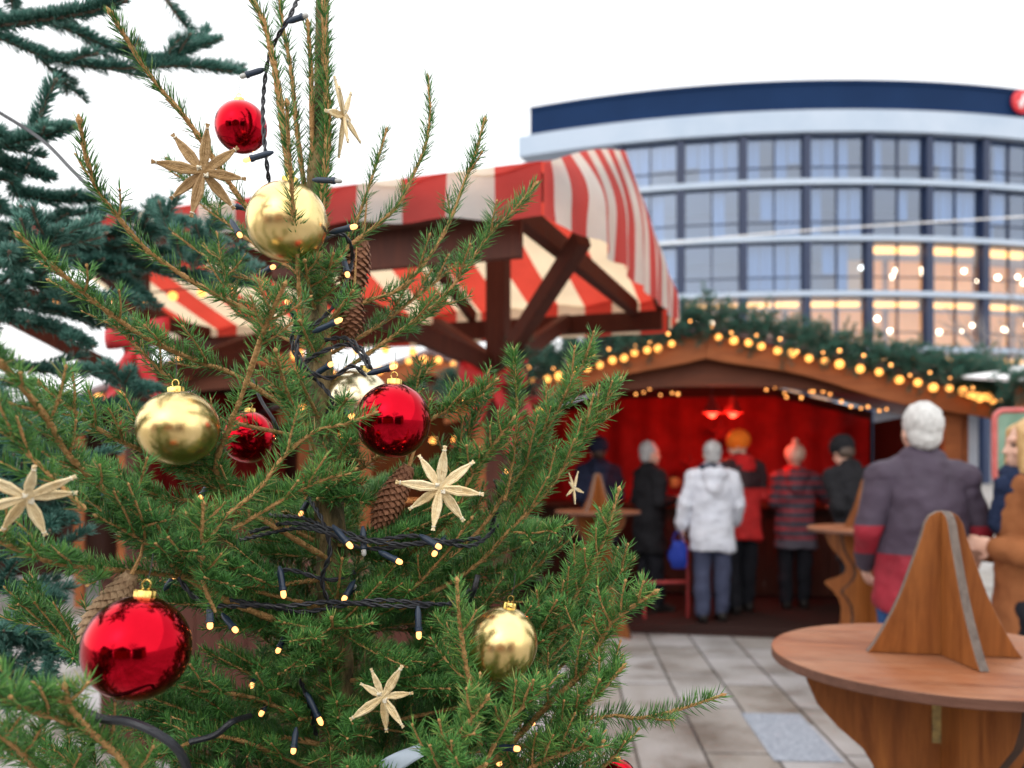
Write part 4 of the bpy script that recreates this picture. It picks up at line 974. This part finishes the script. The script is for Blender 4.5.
def cone(px0, py0, px1, py1, dpx, Y, matn, label, nsc=150, spread=1., Y2=None):
    """hanging spruce cone: from its stalk end (0) to its tip (1)"""
    a, b = P(px0, py0, Y), P(px1, py1, Y2 or Y); L = (b-a).length; r = dpx/2*S(Y); ax = (b-a).normalized()
    for q in np.linspace(.1, .9, 4): KEEP.append((px0+(px1-px0)*q, py0+(py1-py0)*q, dpx*.42, Y-r))
    m = MB(); rot = ax.to_track_quat('Z', 'Y').to_matrix()
    R_ = lambda t: r*(.55+.45*math.sin(min(1, t*1.9)*PI/2))*(1 if t < .6 else math.cos((t-.6)/.4*PI/2*.85))
    m.lathe([(.001,0)]+[(R_(t)*.74, L*t) for t in np.linspace(0, .97, 14)]+[(.001, L*.985)], 14)
    for i in range(nsc):
        t = .01+.96*i/nsc; an = i*2.39996; rr = R_(t); wv = rr*.50; hv = L*.085
        d = Vector((math.cos(an), math.sin(an), 0)); s = Vector((-d.y, d.x, 0)); z = Vector((0,0,1)); c = z*L*t
        f = [c+d*rr*.62-s*wv*.5, c+d*rr*.62+s*wv*.5, c+d*rr*(.86)+s*wv*.62+z*hv*.5, c+d*rr*(1.0+.06*spread)+z*hv, c+d*rr*.86-s*wv*.62+z*hv*.5, c+d*rr*(.97)+z*hv*.45]
        g_ = [v-d*rr*.06-z*hv*.10 for v in f]
        m.add([f[0],f[1],f[2],f[3],f[4],f[5],g_[2],g_[3],g_[4]], [(0,1,5),(1,2,5),(2,3,5),(3,4,5),(4,0,5),(2,6,7,3),(3,7,8,4),(0,8,7,6,1)])
    m.v = [tuple(rot @ Vector(v)) for v in m.v]
    o = m.build('spruce_cone', matn, None, smooth=True, loc=a); tag(o, label, 'cone', 'cones hung on the spruce')
    s = MB(); s.tube([(0,0,0), -ax*.012+Vector((0,.002,.006)), -ax*.02+Vector((0,.006,.03))], [.0022,.0015,.0008], 6); s.build('stalk', 'twig_bark', o)
cone(362, 240, 347, 302, 33, .97, 'cone_scale', 'upper dark cone hanging right of the trunk below the high gold bauble', 110)
cone(354, 290, 350, 338, 27, .95, 'cone_scale', 'lower dark cone hanging right of the trunk above the cable knot', 90)
cone(409, 466, 376, 528, 30, .90, 'cone_scale', 'brown cone slanting beside the large pale straw star', 150)
cone(132, 574, 84, 644, 34, .76, 'cone_scale_pale', 'pale brown cone behind the largest red bauble', 150)
tg = MB(); tg.grid(lambda u, v: ((-.024+.048*u), .003*math.sin(u*5+v*3), -.008+.016*v+.004*u), 12, 6); o = tg.build('paper_tag', 'paper', None, solid=.0006, loc=P(402,762,.80)); o.rotation_euler = (R(-42), R(-20), R(8)); tag(o, 'pale bluish paper tag lying among the lowest twigs', 'tag')

# light string: one thing with twisted cable, sockets and bulbs
ls = empty('light_string', P(318,330,.88), 0, 'black cable of warm fairy lights wound round the decorated spruce', 'light string')
LO = np.array(ls.location)
def wire(pts, twist=True, r=.0013, Y=None):
    for (x0, y0, d0), (x1, y1, d1) in zip(pts, pts[1:]):
        for t in (0, .5): KEEP.append((x0+(x1-x0)*t, y0+(y1-y0)*t, 7, d0+(d1-d0)*t-.015))
    q = [P(*p) for p in pts]; s = spline(q, max(30, len(q)*14))-LO; m = MB()
    T = nrm(np.gradient(s, axis=0)); U = nrm(np.cross(T, np.array([.3,.9,.2]))); V = np.cross(T, U)
    if twist:
        ph = np.cumsum(np.r_[0, np.linalg.norm(np.diff(s, axis=0), axis=1)])*2*PI/.026
        for k in (0, PI): m.tube(s+(U*np.cos(ph+k)[:, None]+V*np.sin(ph+k)[:, None])*r*1.05, r, 7)
    else: m.tube(s, r, 8)
    m.build('cable', 'cable_black', ls)
wire([(300,-6,.92),(290,16,.90),(272,48,.92),(265,80,.93),(263,120,.92),(267,165,.91),(270,190,.93)])
wire([(256,205,.97),(262,235,.99),(300,250,1.0),(334,235,.90),(348,240,.90),(352,262,.93),(338,300,.91),(318,322,.90),(304,330,.89),(297,345,.88),(306,368,.88),(330,378,.89),(352,366,.89),(366,376,.89)])
wire([(325,340,.90),(345,338,.89),(362,350,.88),(370,368,.88),(350,345,.90),(322,352,.89),(305,362,.90)])
wire([(298,318,.90),(292,342,.90),(303,372,.90),(316,380,.93),(332,400,.92),(322,420,.95)])
wire([(252,380,.97),(262,402,.96),(276,425,.95),(282,450,.97)], False, .002)
wire([(250,532,.92),(290,523,.88),(340,531,.86),(372,540,.85),(415,536,.85),(470,546,.88),(500,525,.95)])
wire([(270,515,.95),(310,520,.90),(350,545,.87),(390,548,.86),(430,540,.87)])
wire([(178,578,.80),(196,598,.80),(222,606,.80),(262,606,.83),(300,612,.86),(335,607,.86),(380,600,.86),(448,604,.88),(470,590,.95)])
wire([(240,540,.93),(300,528,.87),(345,538,.85),(400,544,.85),(445,542,.86),(480,538,.90)])
wire([(310,500,.90),(322,520,.87),(330,550,.86),(322,580,.87),(330,606,.88)])
wire([(230,600,.84),(280,606,.84),(330,602,.85),(390,606,.86),(430,606,.87)])
wire([(275,575,.86),(290,570,.87),(330,580,.88),(355,572,.90)])
wire([(300,680,.92),(308,700,.90),(316,735,.92)])
wire([(84,712,.66),(103,719,.64),(130,722,.63),(156,733,.63),(178,750,.64),(190,775,.66)], False, .0035)
wire([(190,742,.80),(215,735,.80),(232,722,.80),(250,716,.84)], False, .003)
wire([(478,575,.86),(474,590,.86),(470,600,.88)], False, .003)
wire([(495,480,1.0),(500,500,1.0),(490,530,1.0)])
LAMPS = [(290,21,308,15,.90,0),(262,70,240,77,.92,0),(270,153,243,161,.90,1),(252,210,230,205,.96,0),(316,180,342,181,.90,0),(333,232,357,226,.88,1),(316,331,342,319,.88,1),(371,373,397,366,.86,1),(322,370,333,363,.90,1),(338,402,353,419,.93,1),(344,260,348,277,.92,1),(503,482,507,469,.97,1),(264,272,275,266,.98,1),(280,570,284,598,.84,1),(210,606,210,629,.78,1),(228,621,237,632,.82,1),(308,696,322,725,.88,1),(295,738,293,754,.86,1),(283,640,277,653,.93,1),(335,528,352,548,.84,1),(363,530,364,556,.86,0),(423,537,441,548,.84,1),(382,553,402,563,.84,1),(418,610,419,639,.84,1),(440,545,433,556,.87,1),(500,747,520,749,.80,1),(306,505,300,516,.95,1),(527,716,534,725,.88,1),(348,592,343,601,.88,1),(232,222,241,237,.95,1),(352,590,355,585,.90,0),(266,705,260,716,.90,1),(255,680,250,688,.90,1),(168,585,176,574,.88,1),(292,312,286,300,.99,1),(205,490,199,500,.95,1),(505,760,497,765,.92,1)]
for sx, sy, bx, by, Y, lit in LAMPS:
    a, b = P(sx, sy, Y), P(bx, by, Y-.006); d = (b-a); L = max(d.length, .022); d.normalize(); a = b-d*L
    KEEP.append((bx, by, 9, Y-.02)); 
    if math.hypot(bx-sx, by-sy) > 14: KEEP.append(((sx+bx)/2, (sy+by)/2, 8, Y-.01))
    q = Vector(LO); rot = d.to_track_quat('Z', 'Y').to_matrix().to_4x4(); mt = Matrix.Translation(a-q) @ rot
    m = MB(); m.lathe([(.0012,-.004),(.0026,0),(.0032,.003),(.0032,L*.60),(.0038,L*.62),(.0038,L*.72),(.0030,L*.75),(.0008,L*.75)], 12, 0, mt); so_ = m.build('lamp_socket', 'socket_dark', ls)
    m = MB(); m.lathe([(.0022,L*.74),(.0027,L*.80),(.0027,L*.92),(.0018,L*.99),(.0004,L*1.02)], 12, 0, mt); bo = m.build('bulb', 'fairy_bulb' if lit else 'bulb_off', so_) if lit or M.get('bulb_off') or mat('bulb_off', (.5,.5,.48), None, 20, .2) else None
# ---------------------------------------------------------------- the spruce itself
tree = empty('spruce_tree', (P(335,700,TY).x, TY, 0), 0, 'decorated spruce with red and gold baubles, straw stars and fairy lights in front', 'tree')
TO = np.array(tree.location)
SP = ['twig_bark', 'spruce_needle']
tp = [(336,1200),(337,768),(335,640),(331,540),(323,430),(318,340),(312,260),(316,180),(321,100),(322,30),(323,-60)]
m = MB(); s = spline([P(x, y, TY) for x, y in tp], 90); rad = np.interp(s[:, 2], [0,.5,1.16,1.5,1.72,1.9,2.1], [.034,.027,.0205,.0165,.0125,.0085,.006])
rad = rad*(1+.05*np.sin(np.arange(90)*1.7)); sb = np.vstack([[s[0][0], TY, 0], s]); rad = np.r_[.036, rad]
m.tube(sb-TO, rad, 18); m.build('trunk', 'trunk_bark', tree)
T = Twigs(); tq = s[s[:, 2] > 1.68]; T.twig(tq, .010, .007, 1500, .017, .0012, ang=(34,58), stem=False, below=1., tone=.42); T.V = [v-TO for v in T.V]; T.T = T.T; T.Q = T.Q
T.build('leader_needles', SP, tree)
def trunk_at(z):
    i = int(np.argmin(abs(s[:, 2]-z))); return s[i]
def visible_ok(pts, near_y=.5, pad=5, silhouette=False):
    for p in pts[::2]:
        if p[1] < near_y: return False
        x, y = proj(p)
        for kx, ky, kr, kY in KEEP:
            if p[1] < kY+.03 and (x-kx)**2+(y-ky)**2 < (kr+pad)**2: return False
        if silhouette and x > np.interp(y, [300,400,470,500,560,600,700,768], [330,430,520,540,560,585,600,585]): return False
        if silhouette and y < np.interp(x, [-200,0,120,200,330,400,520,600], [400,410,440,470,480,470,440,520]): return False
    return True
def side_twigs(T, pts, n, L0, dens, nl, tone, lo=.15, hi=.93, r=.0014, silh=False, pad=4):
    N = len(pts); Tn = nrm(np.gradient(pts, axis=0)); tot = np.linalg.norm(np.diff(pts, axis=0), axis=1).sum()
    for k in range(n):
        f = lo+(hi-lo)*(k+.5*rng.random())/n; i = min(N-1, int(f*(N-1))); t = Tn[i]
        up = np.array([0,0,1.]); W = np.cross(t, up); W = W/max(1e-6, np.linalg.norm(W)); U = np.cross(W, t)
        sgn = 1 if k % 2 else -1; roll = rng.normal(.25, .40)
        lat = W*sgn*math.cos(roll)+U*math.sin(roll); an = R(rng.uniform(36, 54))
        d = t*math.cos(an)+lat*math.sin(an); L = L0*(1.05-.65*f)*rng.uniform(.65, 1.2)
        q = spline([pts[i], pts[i]+d*L*.5+U*L*.02, pts[i]+(d*.93+t*.12)*L+U*L*.07], max(6, int(L/.006)))
        if not visible_ok(q, .42, pad, silh): continue
        T.twig(q, r, r*.6, dens, nl, .0012, ang=(50,70), tone=tone+rng.normal(0, .06), t0=.04)
        if L > .07:
            tq = nrm(np.gradient(q, axis=0))
            for h in (.35, .55, .72):
                s2 = 1 if rng.random() < .5 else -1; ii = int(h*(len(q)-1)); W2 = np.cross(tq[ii], U); d2 = tq[ii]*.72+W2*s2*.7; L2 = L*.42*(1.1-h*.6)
                q2 = spline([q[ii], q[ii]+d2*L2], max(5, int(L2/.006)))
                if visible_ok(q2, .42, pad, silh): T.twig(q2, r*.8, r*.5, dens, nl*.95, .0013, tone=tone+rng.normal(0, .06), t0=.05)
nbr = 0
def branch(pts, yb, yt, r0=2.0, n=0, L0=.09, dens=1050, nl=.0165, nw=.0012, tone=.5, t0=.0, ang=(52,72), below=.6, pad=4, r1=None, ymid=None):
    """pts in picture order tip -> base, laid out between depth yt (tip) and yb (base)"""
    global nbr
    pts = pts[::-1]; L = np.r_[0, np.cumsum([math.hypot(b[0]-a[0], b[1]-a[1]) for a, b in zip(pts, pts[1:])])]; L = L/L[-1]
    dep = [yb+(yt-yb)*l+((ymid or 0)*math.sin(l*PI)) for l in L]
    q = spline([P(x, y, Y) for (x, y), Y in zip(pts, dep)], 8+int(len(pts)*9))
    T = Twigs(); dens *= 1.3; n = int(n*1.4); r0 *= 1.12; nl *= 1.08
    T.twig(q-TO*0, r0*.001, (r1 or r0*.62)*.001, dens, nl, nw, t0=t0, ang=ang, tone=tone, below=below)
    if n: side_twigs(T, q, n, L0, dens*.95, nl*.92, tone, pad=pad)
    T.V = [v-TO for v in T.V]
    T.build('branch', SP, tree); nbr += 1
up_d = dict(dens=900, nl=.018, nw=.0012, tone=.42, below=.9, ang=(34,56))
# leader and upright stems at the top
branch([(323,-58),(325,60),(328,133),(322,200),(316,260)], .94, .92, 4.0, r1=3.5, **dict(up_d, dens=2200))
branch([(243,-14),(262,18),(272,55),(279,95),(286,150),(296,215),(308,275)], .95, .90, 4.0, r1=3.0, **up_d)
branch([(279,-10),(283,27),(291,70),(297,130),(306,200)], .95, .97, 3.0, **up_d)
branch([(308,27),(311,70),(312,130),(314,190)], .95, .92, 3.0, **up_d)
branch([(287,107),(289,150),(293,205),(297,253),(300,300),(306,345)], .92, .76, 2.6, **dict(up_d, dens=760))
# left, upper
branch([(113,17),(126,38),(142,64),(163,92),(187,120),(213,158),(245,205),(280,245),(312,272)], .95, .78, 3.0, n=0, **dict(up_d, dens=900))
branch([(80,124),(87,160),(98,190),(114,212),(145,248),(175,270),(207,290),(250,312),(312,345)], .95, .76, 2.8, n=3, L0=.05, **dict(up_d, dens=800))
branch([(22,238),(60,272),(100,306),(150,340),(200,362),(240,378),(318,430)], .95, .70, 2.6, n=8, L0=.07, dens=1000, tone=.45)
branch([(97,302),(125,335),(155,365),(185,395),(225,420),(318,440)], .97, .84, 2.0, n=6, L0=.07, dens=900, tone=.4)
branch([(217,235),(222,262),(228,290),(240,315),(310,350)], .96, 1.0, 1.8, n=4, L0=.06, dens=800, tone=.42)
branch([(168,160),(200,196),(235,230),(300,275)], .98, 1.05, 2.0, n=5, L0=.06, dens=800, tone=.4)
branch([(175,235),(215,262),(262,285),(310,310)], .98, 1.06, 2.0, n=5, L0=.06, dens=800, tone=.4)
# left, middle and near
branch([(-30,335),(0,362),(43,413),(67,453),(100,486),(127,512),(160,549),(187,577),(240,606),(330,640)], .95, .56, 3.2, n=12, L0=.075, dens=1200, tone=.5)
branch([(40,384),(70,408),(100,430),(147,453),(180,468),(207,480),(235,504),(325,545)], .95, .74, 2.4, n=12, L0=.085, dens=1250, tone=.52)
branch([(283,288),(272,312),(262,336),(243,392),(228,430),(216,465),(226,492),(240,506),(330,560)], .93, .72, 2.8, n=10, L0=.07, dens=1150, tone=.55)
branch([(276,352),(285,385),(293,405),(306,428),(322,470)], .94, .80, 2.0, n=6, L0=.05, dens=1200, tone=.58)
branch([(372,414),(345,424),(316,431),(285,455),(262,485),(236,508),(210,524)], .78, .80, 2.1, n=8, L0=.06, dens=1300, tone=.62)
branch([(352,470),(318,482),(290,496),(262,512),(232,530)], .80, .80, 2.0, n=6, L0=.055, dens=1300, tone=.6)
branch([(-20,418),(15,440),(34,460),(60,485),(85,510)], .66, .62, 2.0, n=6, L0=.06, dens=1200, tone=.5)
branch([(-30,530),(0,542),(50,562),(95,568),(140,572),(187,578),(260,592),(330,610)], .95, .64, 2.4, n=12, L0=.08, dens=1300, tone=.55)
branch([(60,475),(110,486),(160,497),(210,505),(330,540)], .96, .84, 2.0, n=10, L0=.08, dens=1200, tone=.5)
branch([(203,506),(202,540),(203,580),(215,612)], .78, .72, 2.0, n=5, L0=.05, dens=1300, tone=.62)
branch([(-25,690),(0,698),(35,712),(67,722),(105,742),(150,780)], .70, .56, 2.4, n=7, L0=.06, dens=1250, tone=.5)
branch([(66,690),(72,709),(95,735),(123,762),(145,800)], .68, .60, 2.6, n=7, L0=.05, dens=1300, tone=.66)
branch([(-10,728),(20,752),(45,775),(70,800)], .70, .58, 2.4, n=5, L0=.05, dens=1250, tone=.55)
branch([(150,680),(200,690),(260,700),(335,735)], .95, .80, 2.2, n=9, L0=.08, dens=1250, tone=.42)
branch([(110,790),(170,752),(230,738),(335,780)], .95, .74, 2.2, n=9, L0=.07, dens=1250, tone=.5)
for a_ in ([(352,292),(340,308),(322,332)], [(300,322),(308,340),(318,362)], [(346,400),(336,415),(324,440)], [(296,372),(306,392),(320,420)], [(350,440),(340,455),(328,480)], [(305,262),(309,285),(315,310)], [(333,255),(326,278),(316,300)], [(342,560),(338,590),(334,622)], [(322,640),(328,665),(335,690)]):
    branch(a_, .94, .86, 1.8, n=4, L0=.035, dens=1100, tone=.55)
# right, upper
branch([(386,132),(376,165),(366,195),(356,222),(336,262),(316,310)], .95, 1.0, 2.2, **dict(up_d, dens=850))
branch([(428,79),(430,117),(424,150),(413,175),(398,205),(378,224),(350,246),(316,285)], .95, .98, 2.3, n=0, **dict(up_d, dens=900))
branch([(484,122),(476,152),(466,178),(448,225),(425,262),(398,290),(365,302),(318,325)], .95, .96, 2.3, n=3, L0=.06, **dict(up_d, dens=900))
branch([(534,186),(512,212),(490,234),(468,265),(445,295),(415,320),(385,342),(322,385)], .95, .92, 2.3, n=5, L0=.07, **dict(up_d, dens=1000, tone=.45))
branch([(470,250),(440,278),(412,300),(380,325),(320,360)], .97, 1.02, 2.0, n=5, L0=.06, dens=850, tone=.4)
branch([(430,366),(418,385),(400,410),(330,450)], .96, 1.0, 1.8, n=4, L0=.04, dens=1000, tone=.4)
# right, middle
branch([(494,382),(474,398),(452,410),(433,418),(380,455),(330,490)], .96, .90, 2.2, n=8, L0=.06, dens=1150, tone=.5)
branch([(487,392),(474,424),(460,455),(445,490),(400,540)], .97, .95, 2.0, n=8, L0=.06, dens=1100, tone=.45)
branch([(513,352),(516,385),(517,420),(513,460),(505,500)], .93, .92, 2.0, dens=2300, nl=.0175, tone=.62, ang=(55,72))
branch([(512,420),(490,450),(468,482),(450,520),(390,570)], .95, .88, 2.2, n=10, L0=.06, dens=1250, tone=.58)
branch([(592,344),(580,370),(562,402),(546,430),(531,458),(508,490),(470,540),(400,590)], .95, .93, 2.2, n=12, L0=.085, dens=1250, tone=.56)
branch([(618,382),(602,408),(584,436),(565,465),(543,496),(510,530),(470,570),(400,610)], .95, .90, 2.2, n=13, L0=.085, dens=1250, tone=.6)
branch([(560,400),(540,440),(515,480),(480,520),(420,560)], .97, 1.0, 2.0, n=12, L0=.08, dens=1150, tone=.48)
branch([(618,492),(604,540),(587,574),(570,605),(553,636),(532,665),(480,700),(400,720)], .95, .85, 2.2, n=13, L0=.085, dens=1300, tone=.6)
branch([(632,560),(612,585),(590,612),(562,645),(520,680),(440,720)], .97, .92, 2.0, n=12, L0=.085, dens=1250, tone=.52)
branch([(652,594),(633,606),(613,621),(598,645),(583,672),(547,706),(500,755),(450,800)], .92, .80, 2.8, n=12, L0=.07, dens=1300, tone=.6)
branch([(720,696),(680,709),(640,718),(610,716),(560,728),(480,770)], .92, .86, 2.2, n=2, L0=.05, dens=1150, tone=.5, below=.9, ang=(58,75))
branch([(622,668),(600,692),(573,715),(545,742),(515,765),(480,800)], .90, .80, 2.3, n=11, L0=.07, dens=1350, tone=.62)
branch([(457,584),(459,615),(463,646),(468,675),(475,705),(480,745)], .80, .74, 2.4, n=9, L0=.055, dens=1350, tone=.62)
branch([(485,700),(470,720),(452,744),(440,768),(425,800)], .76, .72, 2.6, n=7, L0=.06, dens=1400, tone=.64)
branch([(540,690),(524,706),(505,725),(487,760),(470,800)], .80, .76, 2.3, n=9, L0=.06, dens=1350, tone=.62)
branch([(600,742),(575,750),(545,760),(510,780)], .84, .80, 2.0, n=9, L0=.06, dens=1300, tone=.6)
branch([(628,740),(600,770),(560,800)], .90, .86, 2.0, n=8, L0=.06, dens=1250, tone=.55)
branch([(560,540),(530,575),(495,600),(440,640),(340,690)], .95, .98, 2.0, n=12, L0=.08, dens=1150, tone=.45)
branch([(470,520),(440,560),(400,600),(338,640)], .95, .86, 2.0, n=8, L0=.06, dens=1150, tone=.5)
# inner mass: whorls of branches all round the lower trunk
zz = np.r_[np.linspace(1.50, .95, 30), np.linspace(.9, .6, 6)]
for k, z in enumerate(zz):
    az = k*2.39996+rng.uniform(-.3, .3); b0 = trunk_at(max(z, .7)); b0 = np.array([b0[0], b0[1], z]); bl = np.interp(z, [.6,1.1,1.5], [.46,.38,.24])*rng.uniform(.8, 1.1)
    el = R(rng.uniform(8, 34)); d = np.array([math.cos(az)*math.cos(el), math.sin(az)*math.cos(el), math.sin(el)])
    if d[1] < -.3: bl = min(bl, .36/abs(d[1])*.8)
    q = spline([b0, b0+d*bl*.5+np.array([0,0,-.02]), b0+d*bl+np.array([0,0,.02])], 26)
    T = Twigs(); tone = rng.uniform(.3, .55)
    cut = len(q)
    while cut > 5 and not visible_ok(q[:cut], .45, 3, z > 1.0): cut -= 2
    q = q[:max(6, cut)]
    T.twig(q, .0030, .0014, 1700, .0165, .0014, t0=.1, tone=tone)
    side_twigs(T, q, 30, .14, 1600, .0160, tone, .12, .96, silh=z > 1.0, pad=3)
    T.V = [v-TO for v in T.V]; T.build('branch', SP, tree); nbr += 1
print('spruce branches', nbr)

# ---------------------------------------------------------------- the fir behind on the left
FX, FY = -1.75, 1.75
fir = empty('fir_tree', (FX, FY, 0), 0, 'bluish green fir reaching in from the left edge behind the spruce', 'tree'); FO = np.array(fir.location)
m = MB(); m.tube([(0,0,0),(.01,0,1),(0,.01,2),(0,0,3.1)], [.06,.05,.035,.012], 14); m.build('trunk', 'fir_bark', fir)
FN = ['fir_bark', 'fir_needle']
def fbranch(pts, yb, yt, r0=4., n=4, L0=.12, tone=.5, attach=True, dens=2300, nl=.021):
    pts = pts[::-1]; L = np.r_[0, np.cumsum([math.hypot(b[0]-a[0], b[1]-a[1]) for a, b in zip(pts, pts[1:])])]; L = L/L[-1]
    w_ = [P(x, y, yb+(yt-yb)*l) for (x, y), l in zip(pts, L)]
    if attach: w_ = [Vector((FX, FY, min(3.0, w_[0].z-.15)))]+w_
    q = spline(w_, 12+10*len(w_)); T = Twigs(); kw = dict(below=.25, ang=(38,62))
    T.twig(q, r0*.001, r0*.0006, dens, nl, .0022, tone=tone, **kw)
    Tn = nrm(np.gradient(q, axis=0)); N = len(q)
    for k in range(n):
        f = (.4 if attach else .1)+(.55 if attach else .8)*(k+.5)/n; i = int(f*(N-1)); t = Tn[i]; Wv = np.cross(t, (0,0,1.)); Wv /= max(1e-6, np.linalg.norm(Wv)); U = np.cross(Wv, t)
        sg = 1 if k % 2 else -1; ro = rng.normal(.1, .35); lat = Wv*sg*math.cos(ro)+U*math.sin(ro)*1.2; d = t*.68+lat*.74; l_ = L0*(1.15-.6*f)*rng.uniform(.7, 1.15)
        p = spline([q[i], q[i]+d*l_*.55, q[i]+d*l_+t*l_*.08], max(6, int(l_/.009))); T.twig(p, r0*.0006, r0*.0004, dens, nl*.95, .0022, tone=tone+rng.normal(0, .08), **kw)
        if l_ > .09:
            for h in (.4, .65):
                ii = int(h*(len(p)-1)); d2 = d*.7+np.cross(d, U)*(.7 if h < .5 else -.7); p2 = spline([p[ii], p[ii]+d2*l_*.42], 8); T.twig(p2, .0018, .0012, dens, nl*.9, .0022, tone=tone+rng.normal(0, .08), **kw)
    T.V = [v-FO for v in T.V]; T.build('branch', FN, fir)
fbranch([(122,1),(83,13),(40,20),(0,25),(-60,30)], 1.35, 1.2, 4.5, 0, tone=.35)
fbranch([(241,73),(187,66),(107,68),(50,58),(0,38),(-60,20)], 1.4, 1.5, 4., 5, .10, .35)
fbranch([(218,40),(190,50),(163,62),(120,52),(70,30),(20,15),(-40,0)], 1.4, 1.5, 3.5, 5, .08, .38)
fbranch([(203,44),(185,25),(168,2),(150,-30)], 1.5, 1.5, 3.5, 0, .08, .38, False)
fbranch([(70,128),(35,138),(0,146),(-50,150)], 1.3, 1.25, 3.5, 2, .07, .5)
fbranch([(55,82),(44,105),(33,130),(10,150)], 1.3, 1.25, 3., 0, .10, .5, False, 3200, .023)
fbranch([(50,178),(20,170),(-10,160),(-50,150)], 1.35, 1.3, 3., 2, .05, .3)
fbranch([(102,200),(60,200),(20,195),(-40,190)], 1.4, 1.4, 3.5, 2, .05, .3)
fbranch([(190,220),(150,232),(110,235),(60,225),(10,215),(-50,210)], 1.5, 1.45, 4., 10, .13, .45)
fbranch([(245,260),(200,262),(150,252),(90,250),(30,240),(-40,235)], 1.55, 1.5, 4., 12, .13, .5)
fbranch([(160,205),(170,235),(185,262)], 1.4, 1.35, 3., 3, .06, .5, False, 3200, .023)
fbranch([(215,218),(205,245),(192,270)], 1.45, 1.4, 3., 3, .06, .5, False, 3200, .023)
fbranch([(100,300),(60,290),(20,280),(-40,270)], 1.4, 1.35, 4., 9, .12, .5)
fbranch([(60,232),(40,250),(15,262),(-40,270)], 1.3, 1.2, 4., 9, .11, .55)
fbranch([(150,300),(110,275),(60,262),(0,250),(-40,240)], 1.5, 1.5, 4., 10, .12, .45)
fbranch([(90,345),(50,328),(10,318),(-40,300)], 1.4, 1.35, 3.5, 4, .07, .4)
fbranch([(165,392),(125,385),(95,372),(50,372),(0,365),(-40,360)], 1.5, 1.45, 3.5, 6, .08, .45)
fbranch([(105,365),(118,378),(130,398)], 1.4, 1.35, 3., 2, .05, .5, False, 3200, .023)
fbranch([(170,415),(130,410),(90,405),(40,398),(-40,390)], 1.5, 1.45, 3.5, 5, .09, .4)
for (x, y) in ((80,430),(95,470),(70,500),(75,560),(60,600),(45,640),(70,520),(30,680),(60,480),(90,660)):
    fbranch([(x,y),(x-40,y-8),(x-80,y-20),(x-130,y-30)], 1.3, 1.2, 3.5, 8, .10, .5)
fbranch([(255,285),(215,280),(170,272),(110,262),(40,252),(-40,245)], 1.55, 1.5, 3.8, 8, .10, .5)
fbranch([(150,335),(105,322),(60,312),(10,305),(-40,300)], 1.5, 1.45, 3.6, 7, .09, .5)
# black hanging cable from the fir to the spruce
m = MB(); q = spline([P(-40,92,1.25),P(0,113,1.22),P(42,140,1.18),P(72,170,1.1),P(100,198,1.03),P(116,214,.98),P(150,250,.95)], 50); m.tube(q, .0026, 8)
tag(m.build('slack_cable', 'cable_black'), 'thin black cable slung from the fir across to the spruce', 'cable')
